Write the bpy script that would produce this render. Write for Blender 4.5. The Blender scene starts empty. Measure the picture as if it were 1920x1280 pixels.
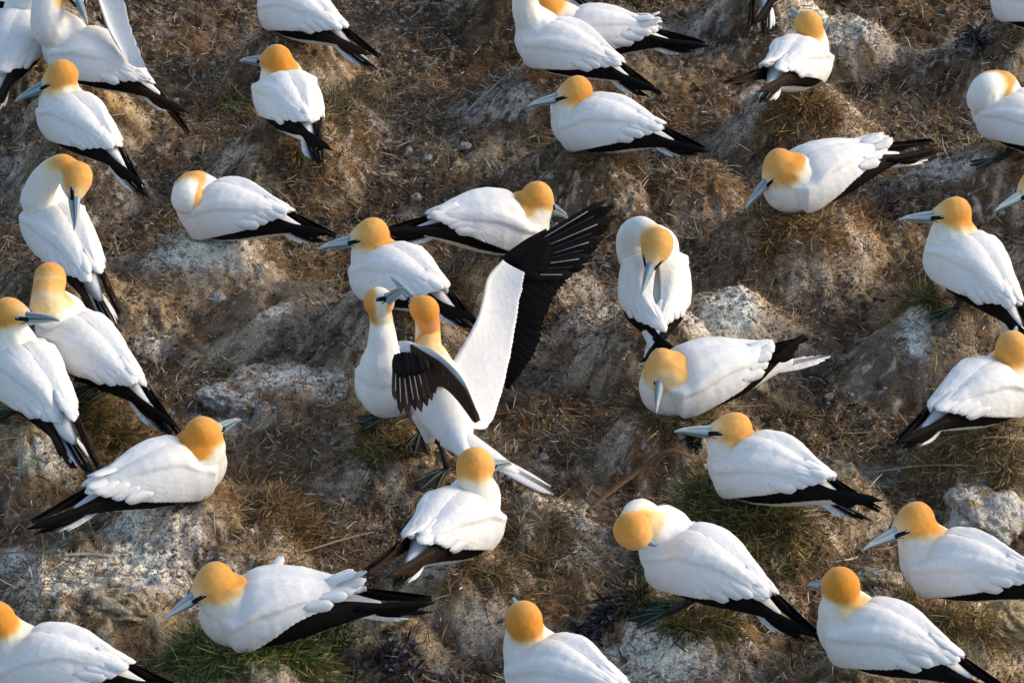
import bpy, math, random
import numpy as np
from mathutils import Vector, Matrix
random.seed(7)
RNG = np.random.default_rng(11)
scene = bpy.context.scene
COL = scene.collection

# ------------------------------------------------------------------ camera, sky, sun, exposure
TH = math.radians(32.0)            # camera looks down by this much
FPX = 6449.0                       # focal length in pixels of a 1920 wide picture
DC = 12.17                         # metres to the middle of the colony
CAM = np.array([0.0, -DC * math.cos(TH), DC * math.sin(TH)])
CR = np.array([1.0, 0, 0]); CU = np.array([0, math.sin(TH), math.cos(TH)]); CF = np.array([0, math.cos(TH), -math.sin(TH)])
cd = bpy.data.cameras.new("camera"); cam = bpy.data.objects.new("camera", cd); COL.objects.link(cam)
cam.location = CAM; cam.rotation_euler = (math.pi / 2 - TH, 0, 0)
cd.sensor_width = 36.0; cd.lens = FPX / 1920 * 36.0; cd.clip_start = 0.1; cd.clip_end = 500
cd.dof.use_dof = True; cd.dof.focus_distance = 11.6; cd.dof.aperture_fstop = 16.0
scene.camera = cam
w = bpy.data.worlds.new("World"); scene.world = w; w.use_nodes = True
SUN_EL = math.radians(27); SUN_AZ = math.radians(80)     # azimuth clockwise from +Y (away from the camera)
nt = w.node_tree; bg = nt.nodes["Background"]
sky = nt.nodes.new("ShaderNodeTexSky"); sky.sky_type = 'NISHITA'; sky.sun_disc = False
sky.sun_elevation = SUN_EL; sky.sun_rotation = SUN_AZ; sky.air_density = 1.2; sky.dust_density = 2.0
nt.links.new(sky.outputs[0], bg.inputs[0]); bg.inputs[1].default_value = 0.15
sd = bpy.data.lights.new("sun", 'SUN'); sd.energy = 1.45; sd.angle = math.radians(24); sd.color = (1.0, 0.84, 0.64)
sun = bpy.data.objects.new("sun", sd); COL.objects.link(sun)
sdir = Vector((math.sin(SUN_AZ) * math.cos(SUN_EL), math.cos(SUN_AZ) * math.cos(SUN_EL), math.sin(SUN_EL)))
sun.rotation_euler = sdir.to_track_quat('Z', 'Y').to_euler(); sun.location = (6, 2, 5)
vs = scene.view_settings; vs.view_transform = 'Standard'; vs.look = 'None'; vs.exposure = 0.58; vs.gamma = 1.0

def ray(px, py): return CF + (px - 960.0) / FPX * CR - (py - 640.0) / FPX * CU
def at_depth(px, py, d): return CAM + d * ray(px, py)
def at_z(px, py, z):
    r = ray(px, py); return CAM + (z - CAM[2]) / r[2] * r
def depth_of(p): return float(np.dot(p - CAM, CF))
def nrm(v): return v / (np.linalg.norm(v) + 1e-12)
def sstep(a, b, x):
    t = np.clip((x - a) / (b - a), 0, 1); return t * t * (3 - 2 * t)

# ------------------------------------------------------------------ noise
def lattice(seed): return np.random.default_rng(seed).random((256, 256))
_L = {}
def vnoise(x, y, scale, seed):
    if seed not in _L: _L[seed] = lattice(seed)
    L = _L[seed]; u = x / scale + 57.3; v = y / scale + 91.7
    iu = np.floor(u).astype(int); iv = np.floor(v).astype(int); fu = u - iu; fv = v - iv
    fu = fu * fu * (3 - 2 * fu); fv = fv * fv * (3 - 2 * fv)
    a = L[iu & 255, iv & 255]; b = L[(iu + 1) & 255, iv & 255]; c = L[iu & 255, (iv + 1) & 255]; d = L[(iu + 1) & 255, (iv + 1) & 255]
    return (a * (1 - fu) + b * fu) * (1 - fv) + (c * (1 - fu) + d * fu) * fv * 1.0
def fbm(x, y, scale, seed, octv=4, g=0.5):
    s = 0; a = 1; t = 0
    for i in range(octv):
        c, n = math.cos(i * 1.1), math.sin(i * 1.1)
        s = s + a * vnoise(c * x - n * y, n * x + c * y, scale / 2 ** i, seed + i * 13); t += a; a *= g
    return s / t
def ridged(x, y, scale, seed, octv=3):
    s = 0; a = 1; t = 0
    for i in range(octv):
        s = s + a * (1 - np.abs(2 * vnoise(x + i * 3.1, y - i * 1.7, scale / 2 ** i, seed + i * 17) - 1)); t += a; a *= .5
    return s / t

# ------------------------------------------------------------------ materials
def new_mat(name, rough=.7, bump=None, attr=True, color=(1, 1, 1), spec=.3, sheen=0, noise_mul=None):
    m = bpy.data.materials.new(name); m.use_nodes = True; t = m.node_tree; b = t.nodes["Principled BSDF"]
    b.inputs["Roughness"].default_value = rough; b.inputs["Specular IOR Level"].default_value = spec
    if sheen: b.inputs["Sheen Weight"].default_value = sheen
    src = None
    if attr:
        a = t.nodes.new("ShaderNodeAttribute"); a.attribute_name = "Col"; src = a.outputs["Color"]
    else:
        c = t.nodes.new("ShaderNodeRGB"); c.outputs[0].default_value = (*color, 1); src = c.outputs[0]
    tc = t.nodes.new("ShaderNodeTexCoord")
    if noise_mul:
        for sc, lo, hi in noise_mul:
            n = t.nodes.new("ShaderNodeTexNoise"); n.inputs["Scale"].default_value = sc; n.inputs["Detail"].default_value = 6; n.inputs["Roughness"].default_value = .65
            t.links.new(tc.outputs["Object"], n.inputs["Vector"])
            mr = t.nodes.new("ShaderNodeMapRange"); mr.inputs[1].default_value = .3; mr.inputs[2].default_value = .7; mr.inputs[3].default_value = lo; mr.inputs[4].default_value = hi
            t.links.new(n.outputs["Fac"], mr.inputs[0])
            mx = t.nodes.new("ShaderNodeVectorMath"); mx.operation = 'SCALE'
            t.links.new(src, mx.inputs[0]); t.links.new(mr.outputs[0], mx.inputs["Scale"]); src = mx.outputs[0]
    t.links.new(src, b.inputs["Base Color"])
    if bump:
        prev = None
        if name == 'plumage':
            mp = t.nodes.new('ShaderNodeMapping'); mp.inputs['Scale'].default_value = (.55, 1, 1); t.links.new(tc.outputs['Object'], mp.inputs['Vector'])
            vo = t.nodes.new('ShaderNodeTexVoronoi'); vo.inputs['Scale'].default_value = 46; t.links.new(mp.outputs[0], vo.inputs['Vector'])
            prev = t.nodes.new('ShaderNodeBump'); prev.inputs['Strength'].default_value = .22; prev.inputs['Distance'].default_value = .004; t.links.new(vo.outputs['Distance'], prev.inputs['Height'])
        for sc, st, dist, stretch in bump:
            mp = t.nodes.new("ShaderNodeMapping"); mp.inputs["Scale"].default_value = stretch
            t.links.new(tc.outputs["Object"], mp.inputs["Vector"])
            n = t.nodes.new("ShaderNodeTexNoise"); n.inputs["Scale"].default_value = sc; n.inputs["Detail"].default_value = 5
            t.links.new(mp.outputs[0], n.inputs["Vector"])
            bp = t.nodes.new("ShaderNodeBump"); bp.inputs["Strength"].default_value = st; bp.inputs["Distance"].default_value = dist
            t.links.new(n.outputs["Fac"], bp.inputs["Height"])
            if prev: t.links.new(prev.outputs[0], bp.inputs["Normal"])
            prev = bp
        t.links.new(prev.outputs[0], b.inputs["Normal"])
    return m
M = {}
M['plumage'] = new_mat("plumage", .8, noise_mul=[(75, .90, 1.03), (16, .95, 1.03)], bump=[(100, .22, .004, (.28, 1, 1)), (300, .2, .002, (.25, 1, 1))], sheen=.15, spec=.15)
M['flight'] = new_mat("flight_feathers", .65, bump=[(120, .4, .003, (.25, 1, 1))], spec=.06, noise_mul=[(90, .7, 1.3)])
M['bill'] = new_mat("horn", .35, spec=.4)
M['eye'] = new_mat("eye", .15, spec=.6)
M['skin'] = new_mat("dark_face_skin", .9, spec=.05)
M['foot'] = new_mat("foot_skin", .55, spec=.3)
M['ground'] = new_mat("ground", .95, bump=[(60, .7, .012, (1, 1, 1)), (220, .6, .004, (1, 1, 1))], spec=.1, noise_mul=[(45, .7, 1.25), (150, .4, 1.6), (380, .35, 1.7)])
M['stone'] = new_mat("stone", .9, bump=[(30, .9, .03, (1, 1, 1)), (60, .6, .01, (1, 1, 1)), (200, .5, .004, (1, 1, 1))], spec=.15, noise_mul=[(40, .6, 1.2), (160, .65, 1.3)])
M['straw'] = new_mat("straw", .75, spec=.2)
M['leaf'] = new_mat("dry_leaf", .6, spec=.25, noise_mul=[(60, .6, 1.3)])

# ------------------------------------------------------------------ mesh helpers
def mesh_obj(name, V, F, mat, col=None, parent=None, smooth=True, kind=None, autosharp=None):
    me = bpy.data.meshes.new(name)
    V = np.asarray(V, dtype=np.float32)
    if parent is not None:
        Mi = np.array(parent.matrix_world.inverted()) if False else np.array(parent['_inv']).reshape(4, 4) if False else PINV[parent.name]
        V = V @ Mi[:3, :3].T + Mi[:3, 3]
    if isinstance(F, np.ndarray):
        n = len(F); k = F.shape[1]
        me.vertices.add(len(V)); me.vertices.foreach_set("co", V.astype(np.float32).ravel())
        me.loops.add(n * k); me.loops.foreach_set("vertex_index", F.astype(np.int32).ravel())
        me.polygons.add(n); me.polygons.foreach_set("loop_start", np.arange(0, n * k, k, dtype=np.int32))
        me.polygons.foreach_set("loop_total", np.full(n, k, dtype=np.int32))
        me.update(calc_edges=True)
    else:
        me.from_pydata([tuple(v) for v in V.tolist()], [], [tuple(f) for f in F]); me.update()
    if smooth: me.polygons.foreach_set("use_smooth", np.ones(len(me.polygons), dtype=bool))
    if col is not None:
        c = np.asarray(col, dtype=np.float32)
        if c.ndim == 1: c = np.tile(c[:3], (len(V), 1))
        c4 = np.ones((len(V), 4), dtype=np.float32); c4[:, :3] = c
        a = me.color_attributes.new("Col", 'FLOAT_COLOR', 'POINT'); a.data.foreach_set("color", c4.ravel())
    me.materials.append(mat)
    o = bpy.data.objects.new(name, me); COL.objects.link(o)
    if parent is not None: o.parent = parent
    if kind: o["kind"] = kind
    return o
PINV = {}
def thing(name, label, cat, loc, rz=0, group=None):
    o = bpy.data.objects.new(name, None); COL.objects.link(o); o.empty_display_size = .05
    o.location = loc; o.rotation_euler = (0, 0, rz); o["label"] = label; o["category"] = cat
    if group: o["group"] = group
    m = Matrix.Translation(Vector(loc)) @ Matrix.Rotation(rz, 4, 'Z'); PINV[o.name] = np.array(m.inverted())
    return o
def tag(o, label, cat, group=None, kind=None):
    if label: o["label"] = label
    if cat: o["category"] = cat
    if group: o["group"] = group
    if kind: o["kind"] = kind
    return o
class Geo:
    def __init__(s): s.V = []; s.F = []; s.C = []; s.n = 0
    def add(s, V, F, c):
        V = np.asarray(V, float).reshape(-1, 3); c = np.asarray(c, float)
        if c.ndim == 1: c = np.tile(c, (len(V), 1))
        s.V.append(V); s.C.append(c); s.F += [tuple(i + s.n for i in f) for f in F]; s.n += len(V)
    def obj(s, name, mat, parent=None, **k):
        return mesh_obj(name, np.vstack(s.V), s.F, mat, np.vstack(s.C), parent, **k)
def grid_faces(n, m, off=0, flip=False, wrap=False):
    F = []
    for i in range(n - 1):
        for j in range(m if wrap else m - 1):
            j2 = (j + 1) % m
            f = (off + i * m + j, off + i * m + j2, off + (i + 1) * m + j2, off + (i + 1) * m + j)
            F.append(f[::-1] if flip else f)
    return F
def solid_sheet(G, top, bot, ctop, cbot=None):
    n, m, _ = top.shape
    V = np.vstack([top.reshape(-1, 3), bot.reshape(-1, 3)]); N = n * m
    F = grid_faces(n, m) + grid_faces(n, m, N, True)
    for i in range(n - 1):
        F.append((i * m, (i + 1) * m, N + (i + 1) * m, N + i * m)); a = i * m + m - 1; b = a + m
        F.append((b, a, N + a, N + b))
    for j in range(m - 1):
        F.append((j + 1, j, N + j, N + j + 1)); a = (n - 1) * m + j
        F.append((a, a + 1, N + a + 1, N + a))
    ct = np.asarray(ctop, float)
    if ct.ndim == 1: ct = np.tile(ct, (N, 1))
    ct = ct.reshape(-1, 3)
    cb = ct if cbot is None else np.tile(np.asarray(cbot, float), (N, 1))
    G.add(V, F, np.vstack([ct, cb]))
def frames(P, ref):
    P = np.asarray(P, float); T = np.gradient(P, axis=0); out = []
    for t in T:
        t = nrm(t); s = np.cross(ref, t)
        if np.linalg.norm(s) < 1e-3: s = np.cross(np.array([1., .1, 0]), t)
        s = nrm(s); out.append((t, s, np.cross(t, s)))
    return out
def catmull(P, n):
    P = np.asarray(P, float); k = len(P)
    Q = np.vstack([2 * P[0] - P[1], P, 2 * P[-1] - P[-2]]); out = []
    for t in np.linspace(0, k - 1, n):
        i = min(int(t), k - 2); f = t - i; a, b, c, d = Q[i:i + 4]
        out.append(.5 * (2 * b + (c - a) * f + (2 * a - 5 * b + 4 * c - d) * f * f + (-a + 3 * b - 3 * c + d) * f ** 3))
    return np.array(out)
def loft(P, rs, rt=None, ref=np.array([0, 0, 1.]), m=16):
    """closed tube through P with side radii rs and up radii rt, round ends"""
    rt = rs if rt is None else rt; fr = frames(P, ref); a = np.linspace(0, 2 * math.pi, m, endpoint=False); V = []
    for p, (t, s, u), r1, r2 in zip(P, fr, rs, rt):
        for q in a: V.append(p + s * r1 * math.cos(q) + u * r2 * math.sin(q))
    n = len(P); F = grid_faces(n, m, wrap=True)
    V.append(P[0]); V.append(P[-1]); c0, c1 = n * m, n * m + 1
    for j in range(m):
        F.append((c0, (j + 1) % m, j)); F.append((c1, (n - 1) * m + j, (n - 1) * m + (j + 1) % m))
    return np.array(V), F
def feather(G, base, tip, width, normal, col, bend=0.0, shaft=None, n=7, th=.0022, blunt=.75, colbase=None):
    base = np.asarray(base, float); tip = np.asarray(tip, float); d = tip - base; L = np.linalg.norm(d); t = d / L
    s = nrm(np.cross(normal, t)); u = np.cross(t, s); xs = np.linspace(0, 1, n); top = np.zeros((n, 3, 3)); bot = np.zeros((n, 3, 3)); cc = np.zeros((n, 3, 3))
    for i, x in enumerate(xs):
        wv = width * .5 * min(1, .45 + x * 1.6) * (1 - max(0, (x - blunt) / (1 - blunt)) ** 2.2 * .93)
        c = base + d * x + u * bend * L * math.sin(x * math.pi * .5) ** 2
        for j, k in enumerate((-1, 0, 1)):
            p = c + s * wv * k + u * (.12 * width * (1 - abs(k)))
            top[i, j] = p + u * th * .5; bot[i, j] = p - u * th * .5
            cc[i, j] = col if colbase is None else np.array(colbase) * (1 - x) + np.array(col) * x
    solid_sheet(G, top, bot, cc.reshape(-1, 3))
    if shaft is not None:
        P = np.array([base + d * x + u * bend * L * math.sin(x * math.pi * .5) ** 2 + u * (.12 * width + .002) for x in np.linspace(.02, .8, 5)])
        V, F = loft(P, [.0018] * 5, m=5); G.add(V, F, shaft)

# ------------------------------------------------------------------ the birds' table (pixels are of the 1920 wide photo)
WHITE = np.array([.80, .80, .80]); ORANGE = np.array([.66, .26, .03]); ORANGE2 = np.array([.76, .43, .13]); CREAM = np.array([.80, .72, .52])
BLACK = np.array([.007, .006, .006]); BROWN = np.array([.045, .026, .017])
# A breast centre, T tail tip, s: tail away(+1)/toward(-1), H head centre, B bill tip, sb: bill away/toward
BIRDS = [
 dict(k='b01', A=(60,-45), T=(-170,45), s=-1, H=(110,-130), B=(190,-150), sb=1, hm=.12, label="gannet cut off by the top left corner, only white flank and black wing edge showing"),
 dict(k='b02', A=(48,45), T=(-22,215), s=-1, N=[(58,-5,-.07)], H=(62,-75), B=(110,-110), sb=1, ha=.17, hm=.14, label="gannet at left of the top row, neck stretched up out of the frame"),
 dict(k='b03', A=(130,92), T=(350,206), s=-1, N=[(90,45,-.12),(96,-22,-.14)], H=(140,-14), B=(164,37), sb=-1, ha=.17, hm=.14, raise_=1, brown=1, tipR=(-.0,.0,-.10), label="preening gannet at top left, bill pointed down, one wing lifted, brown wing tip behind"),
 dict(k='b04', A=(122,212), T=(280,358), s=-1, H=(112,143), B=(24,182), sb=-1, ha=.15, hm=.14, tipR=(.02,0,-.03), label="gannet on the left below the preening pair, looking left with long pale bill"),
 dict(k='b05', A=(95,410), T=(228,625), s=-1, N=[(72,372,-.08),(86,335,-.13),(116,312,-.17)], H=(143,338), Hd=-.19, B=(148,428), sb=-1, L=.64, nk=.92, reach=.17, hup=(1,.35,-.5), ha=.19, hm=.13, tall=1, brown=1, tipR=(.05,.02,.02), tipL=(.0,.05,.0), label="tall gannet at the left edge arching its neck over to preen its own breast"),
 dict(k='b06', A=(122,622), T=(332,808), s=-1, N=[(88,575,-.12)], H=(94,530), B=(97,634), sb=-1, L=.66, ha=.18, hm=.12, feet=[(160,745,-.9,-.6),(185,752,-.9,-.4)], label="standing gannet on the left with bowed head, bill pointing straight down its chest"),
 dict(k='b07', A=(28,675), T=(178,882), s=-1, H=(22,590), B=(108,590), sb=-1, L=.62, ha=.18, hm=.13, brown=1, tipL=(.1,.02,-.06), tipR=(.0,0,.02), feet=[(8,790,-.9,-.3)], label="gannet at the left edge turning its head right, brown wing tip hanging straight down"),
 dict(k='b08', A=(530,12), T=(706,116), s=-1, H=(500,-85), B=(410,-80), sb=-1, hm=.14, tipL=(.0,.02,.03), brown=1, label="gannet cropped at the top edge left of centre, headless, black wing tips to the right"),
 dict(k='b09', A=(532,172), T=(600,296), s=-1, H=(516,112), B=(447,105), sb=1, hm=.17, ha=.14, tipL=(.03,-.05,.02), label="gannet on a mossy straw mound seen from behind, deep orange head turned left"),
 dict(k='b10', A=(385,390), T=(612,440), s=-1, N=[(352,372,-.10)], H=(372,352), B=(480,372), sb=1, hm=.12, ha=.10, tuck=1, nobill=1, L=.58, label="sleeping gannet with its head tucked into its back, only an orange patch showing"),
 dict(k='b11', A=(975,420), T=(728,436), s=-1, H=(1010,372), B=(1070,400), sb=1, hm=.13, ha=.10, L=.56, label="gannet facing right behind the raised wing, black wing edge and tail to the left"),
 dict(k='b12', A=(712,505), T=(886,602), s=-1, H=(693,440), B=(596,457), sb=-1, hm=.17, ha=.11, tipL=(.0,.02,.03), label="gannet on a smooth grey mound above the courting pair, long blue bill pointing left"),
 dict(k='b13', A=(1228,500), T=(1226,706), s=-1, N=[(1196,480,-.0),(1186,447,-.05),(1202,432,-.12)], H=(1231,463), Hd=-.21, B=(1203,550), sb=-1, nk=.90, reach=.055, tipL=(.0,-.17,.03), tipR=(.10,-.03,0), L=.62, ha=.20, hm=.14, spread=1, hup=(.15,.7,-1), label="gannet seen from behind preening its back, crown toward us, wing tips crossed below"),
 dict(k='b14', A=(1015,75), T=(1222,170), s=-1, N=[(985,10,-.1)], H=(985,-60), B=(930,-70), sb=-1, L=.60, ha=.18, hm=.13, tall=1, label="upright gannet at the top edge, neck out of the frame, overlapping another bird"),
 dict(k='b15', A=(1065,62), T=(1305,84), s=-1, H=(1020,8), B=(960,5), sb=1, hm=.13, ha=.11, ruff=1, label="gannet with ruffled back feathers half hidden behind the upright one at the top edge"),
 dict(k='b16', A=(1085,228), T=(1308,278), s=-1, H=(1077,172), B=(989,190), sb=-1, hm=.15, ha=.10, label="sitting gannet in the upper middle looking left, slate bill just below the upright bird"),
 dict(k='b17', A=(1440,-75), T=(1435,56), s=-1, H=(1445,-150), B=(1440,-200), sb=1, hm=.14, ha=.13, L=.55, tipL=(.02,.05,0), tipR=(.02,-.05,0), label="gannet cropped by the top edge, only black wing tips and tail pointing down"),
 dict(k='b18', A=(1508,112), T=(1425,178), s=-1, H=(1514,46), B=(1480,8), sb=1, hm=.17, ha=.13, L=.52, tipL=(.0,.12,.03), brown=1, label="small gannet high on the right seen from behind, brown wing tip sweeping left"),
 dict(k='b19', A=(1905,-8), T=(2090,90), s=-1, H=(1880,-90), B=(1800,-80), sb=-1, hm=.14, ha=.13, label="gannet cut off by the top right corner"),
 dict(k='b20', A=(1872,205), T=(2075,335), s=-1, N=[(1846,185,-.05),(1850,165,-.09)], H=(1884,164), B=(1980,205), sb=1, hm=.14, ha=.15, tuck=1, nobill=1, L=.62, feet=[(1850,315,-1,-.2)], label="sleeping gannet at the right edge, head buried in its back, orange stripe showing"),
 dict(k='b21', A=(1490,345), T=(1768,268), s=1, H=(1458,312), B=(1394,384), sb=-1, hm=.16, ha=.11, L=.64, ruff=.7, bw=16, label="gannet on a brown nest on the right, bill lowered left, tail raised right"),
 dict(k='b22', A=(1790,470), T=(1945,650), s=-1, H=(1785,400), B=(1687,402), sb=-1, L=.62, ha=.19, hm=.13, feet=[(1775,598,-.9,-.4)], label="upright gannet near the right edge looking left, thin bill held level"),
 dict(k='b23', A=(1985,400), T=(2160,520), s=-1, H=(1938,350), B=(1866,386), sb=-1, hm=.14, ha=.16, label="gannet beyond the right edge, only its bill and part of its orange head showing"),
 dict(k='b24', A=(1880,722), T=(1692,826), s=-1, H=(1898,650), B=(1907,602), sb=1, hm=.15, ha=.12, L=.56, label="gannet at the right edge seen from behind, head away from us, black tail pointing left"),
 dict(k='b25', A=(1262,722), T=(1568,662), s=1, H=(1241,686), B=(1230,768), sb=-1, hm=.12, ha=.10, L=.66, hs=.84, slim=.047, white_tail=1, droop=.0, ruff=.4, tipL=(.12,0,.09), tipR=(.10,.0,.07), label="low sitting gannet facing us with bill down, white tail with black streak at right"),
 dict(k='b26', A=(1388,868), T=(1632,958), s=-1, H=(1371,806), B=(1268,798), sb=-1, hm=.17, ha=.11, tipL=(0,.0,.05), label="gannet on a green grass nest to the right, bill pointing left over dark weed"),
 dict(k='b27', A=(728,722), T=(870,680), s=1, N=[(718,668,-.08),(717,630,-.10),(715,598,-.10)], H=(712,565), B=(757,531), sb=-1, L=.60, hs=.80, slim=.040, ha=.26, hm=.06, feet=[(718,795,-1,-.25),(785,835,-.2,-1)], tall=1, label="courting gannet with round white breast facing us and neck stretched straight up"),
 dict(k='b28', A=(814,716), T=(902,925), s=-1, N=[(806,680,.0),(803,645,.02),(802,610,.03)], H=(794,578), B=(733,511), sb=1, L=.62, droop=.0, reach=.33, slim=.044, hs=.78, tailto=(1046,929), ha=.26, hm=.05, nowing=1, feet=[(825,902,-.8,-.9)], tall=1, white_tail=1, label="courting gannet with both wings spread and orange neck stretched up"),
 dict(k='b29', A=(362,872), T=(62,986), s=-1, H=(382,812), B=(452,776), sb=1, hm=.14, ha=.11, L=.62, ruff=.5, label="gannet on the left facing right, light bill raised beyond its orange head"),
 dict(k='b30', A=(878,970), T=(735,1082), s=-1, N=[(893,925,-.05)], H=(894,872), B=(962,858), sb=1, hm=.15, ha=.13, L=.54, brown=1, tipL=(0,.05,.02), label="lower middle gannet seen from behind, head turned right, brown folded wing"),
 dict(k='b31', A=(445,1148), T=(812,1130), s=1, H=(398,1092), B=(304,1152), sb=-1, hm=.14, ha=.10, L=.70, ruff=1, p=-1, bw=22, label="gannet on bright green grass nest at bottom left, one white feather sticking up"),
 dict(k='b32', A=(45,1240), T=(330,1296), s=-1, H=(-12,1162), B=(-100,1150), sb=1, hm=.14, ha=.11, label="gannet in the bottom left corner, half of its head cut off by the edge"),
 dict(k='b33', A=(1010,1250), T=(1240,1355), s=-1, H=(981,1160), B=(960,1110), sb=1, hm=.14, ha=.12, label="gannet at the bottom edge seen from behind, plain orange head without a visible bill"),
 dict(k='b34', A=(1262,1032), T=(1512,1186), s=-1, N=[(1220,990,-.06),(1202,968,-.10),(1192,974,-.15)], H=(1190,998), Hd=-.20, B=(1252,1032), sb=1, nk=.88, reach=.12, L=.66, ha=.20, hm=.12, feet=[(1232,1165,-1,-.15),(1262,1150,-1,-.1)], hup=(-.1,.05,-1), label="standing gannet at lower right twisting its bowed orange head back to its shoulder"),
 dict(k='b35', A=(1598,1178), T=(1880,1300), s=-1, H=(1573,1098), B=(1512,1085), sb=1, hm=.14, ha=.16, L=.64, tall=1, label="gannet at the bottom right, stub of bill showing left of its deep orange head"),
 dict(k='b36', A=(1750,1052), T=(2030,1130), s=-1, p=-3, H=(1712,978), B=(1618,1020), sb=-1, hm=.14, ha=.17, L=.64, label="large gannet in front of the white rock at right, blue bill slanting down left"),
 dict(k='b37', A=(945,-95), T=(1118,6), s=-1, H=(930,-180), B=(900,-200), sb=1, hm=.12, ha=.10, label="gannet almost out of the top edge, only a black tail tip near the upright bird"),
]
for b in BIRDS:
    b['hm'] *= 1.3; b['bk'] = b.get('bk', random.uniform(.92, 1.04)); b['tone'] = {'b09': 1, 'b35': 1, 'b36': .8, 'b32': .9, 'b29': .7, 'b33': .6, 'b28': .8, 'b21': .5, 'b18': 0, 'b25': -.2, 'b24': .1, 'b30': .1, 'b16': .6, 'b34': .2}.get(b['k'], random.uniform(.2, .6)); ha = b.get('ha', .11); A = at_z(*b['A'], b['hm'] + ha); D = depth_of(A); L = b.get('L', .60)
    ax = np.dot(A, CR); T0 = at_depth(*b['T'], D); v = T0 - A; p = np.linalg.norm(v)
    d = b['s'] * math.sqrt(max(.0004, L * L - p * p))
    for _ in range(4):
        T = at_depth(*b['T'], D + d); lat = (T - A) - np.dot(T - A, CF) * CF; p = np.linalg.norm(lat); d = b['s'] * math.sqrt(max(.0004, L * L - p * p))
    if b['k'] not in ('b27', 'b28'):
        tp = b.get('p', 14 if b.get('feet') or ha > .16 else 1); best = None
        for dq in np.linspace(.0, .62, 125) * b['s']:
            T = at_depth(*b['T'], D + dq); v = T - A; l = np.linalg.norm(v); e = abs(math.degrees(math.asin(-v[2] / l)) - tp) / 10 + max(0, l - .66) * 60 + max(0, .50 - l) * 60
            if best is None or e < best[0]: best = (e, dq)
        d = best[1]
    T = at_depth(*b['T'], D + d); b['L'] = np.linalg.norm(T - A)
    X = nrm(A - T); Y = nrm(np.cross([0, 0, 1.], X)); Z = np.cross(X, Y)
    fd, fu = np.dot(X, CF), np.dot(X, CU)
    H0 = at_depth(*b['H'], D); u = np.dot(H0 - A, CU); z = (u - fu * .04) / math.cos(TH)
    dh = b['Hd'] if 'Hd' in b else -z * math.sin(TH) + fd * .04 + b.get('hd', 0)
    H = at_depth(*b['H'], D + dh); DH = depth_of(H)
    B0 = at_depth(*b['B'], DH); q = np.linalg.norm(B0 - H); LB = .19
    B = at_depth(*b['B'], DH + b['sb'] * math.sqrt(max(.0001, LB * LB - q * q)))
    b.update(Ap=A, Tp=T, X=X, Y=Y, Z=Z, Hp=H, Bp=B, D=D, pitch=math.degrees(math.asin(X[2])), yaw=math.atan2(X[1], X[0]), dirh=nrm(B - H))
    b['Np'] = [at_depth(n[0], n[1], D + n[2]) for n in b.get('N', [])]
    print("BIRD", b['k'], "pitch %.0f yaw %.0f L %.2f HB %.2f headz %.2f" % (b['pitch'], math.degrees(b['yaw']), b['L'], np.linalg.norm(B - H), H[2] - A[2]))

# ------------------------------------------------------------------ terrain
def axis(lo, a, b, hi, step):
    core = np.arange(a, b, step); g1 = a - (np.geomspace(step, a - lo, 34)); g2 = b + np.geomspace(step, hi - b, 34)
    return np.concatenate([g1[::-1], core, g2])
GX = axis(-40, -3.0, 3.0, 40, .0075); GY = axis(-30, -2.7, 3.7, 60, .009)
XX, YY = np.meshgrid(GX, GY, indexing='ij')
def world_blob(px, py, rx, ry, z=.08):
    p = at_z(px, py, z); s = FPX / depth_of(p); return p[0], p[1], rx / s, ry / s / math.sin(TH)
def blob(x, y, B, soft=.9, seed=5, wob=.5):
    out = np.zeros_like(x)
    for (px, py, rx, ry, st) in B:
        cx, cy, ax_, ay = world_blob(px, py, rx, ry); m = (np.abs(x - cx) < ax_ * 3) & (np.abs(y - cy) < ay * 3)
        if not m.any(): continue
        r = np.sqrt(((x[m] - cx) / ax_) ** 2 + ((y[m] - cy) / ay) ** 2) + (fbm(x[m], y[m], .12, seed, 5, .65) - .5) * 2 * wob
        out[m] = np.maximum(out[m], st * (1 - sstep(1 - soft * .6, 1 + soft * .6, r)))
    return out
# mounds: px, py of the top, height, flat radius, foot radius
MOUNDS = []
for b in BIRDS:
    c = b['Ap'] - b['X'] * .03; MOUNDS.append((c[0], c[1], b['hm'], .10, .35 if b['hm'] < .20 else .40))
for (px, py, h, r0, r1) in [(540,560,.10,.10,.36),(350,480,.08,.12,.3),(1370,560,.14,.06,.36),(1340,620,.10,.10,.3),(520,715,.07,.12,.22),(640,730,.05,.12,.22),
        (1000,960,.12,.05,.3),(1060,1040,.08,.06,.26),(200,1080,.10,.2,.4),(60,850,.08,.1,.26),(620,200,.14,.08,.3),(1250,1235,.05,.18,.3),(1560,60,.08,.12,.3),
        (1720,640,.10,.12,.34),(1150,60,.08,.1,.3),(1500,200,.12,.1,.4),(960,250,.06,.1,.3),(1770,330,.08,.12,.3),(480,950,.10,.05,.26),(720,1180,.08,.1,.25),
        (1560,890,.12,.06,.26),(1830,1150,.10,.1,.3),(1300,330,.08,.08,.3),(1840,90,.10,.1,.3),(260,560,.06,.08,.25),(1120,600,.06,.1,.25),(450,1020,.08,.08,.3)]:
    h *= 1.2; p = at_z(px, py, h); MOUNDS.append((p[0], p[1], h, r0, r1))
for _ in range(46):
    qx, qy = RNG.uniform(-5, 5), RNG.uniform(-4.5, 6)
    if abs(qx) > 2.2 + .1 * qy or qy < -2.1 or qy > 2.9: MOUNDS.append((qx, qy, RNG.uniform(.08, .2), .1, .4))
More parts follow.
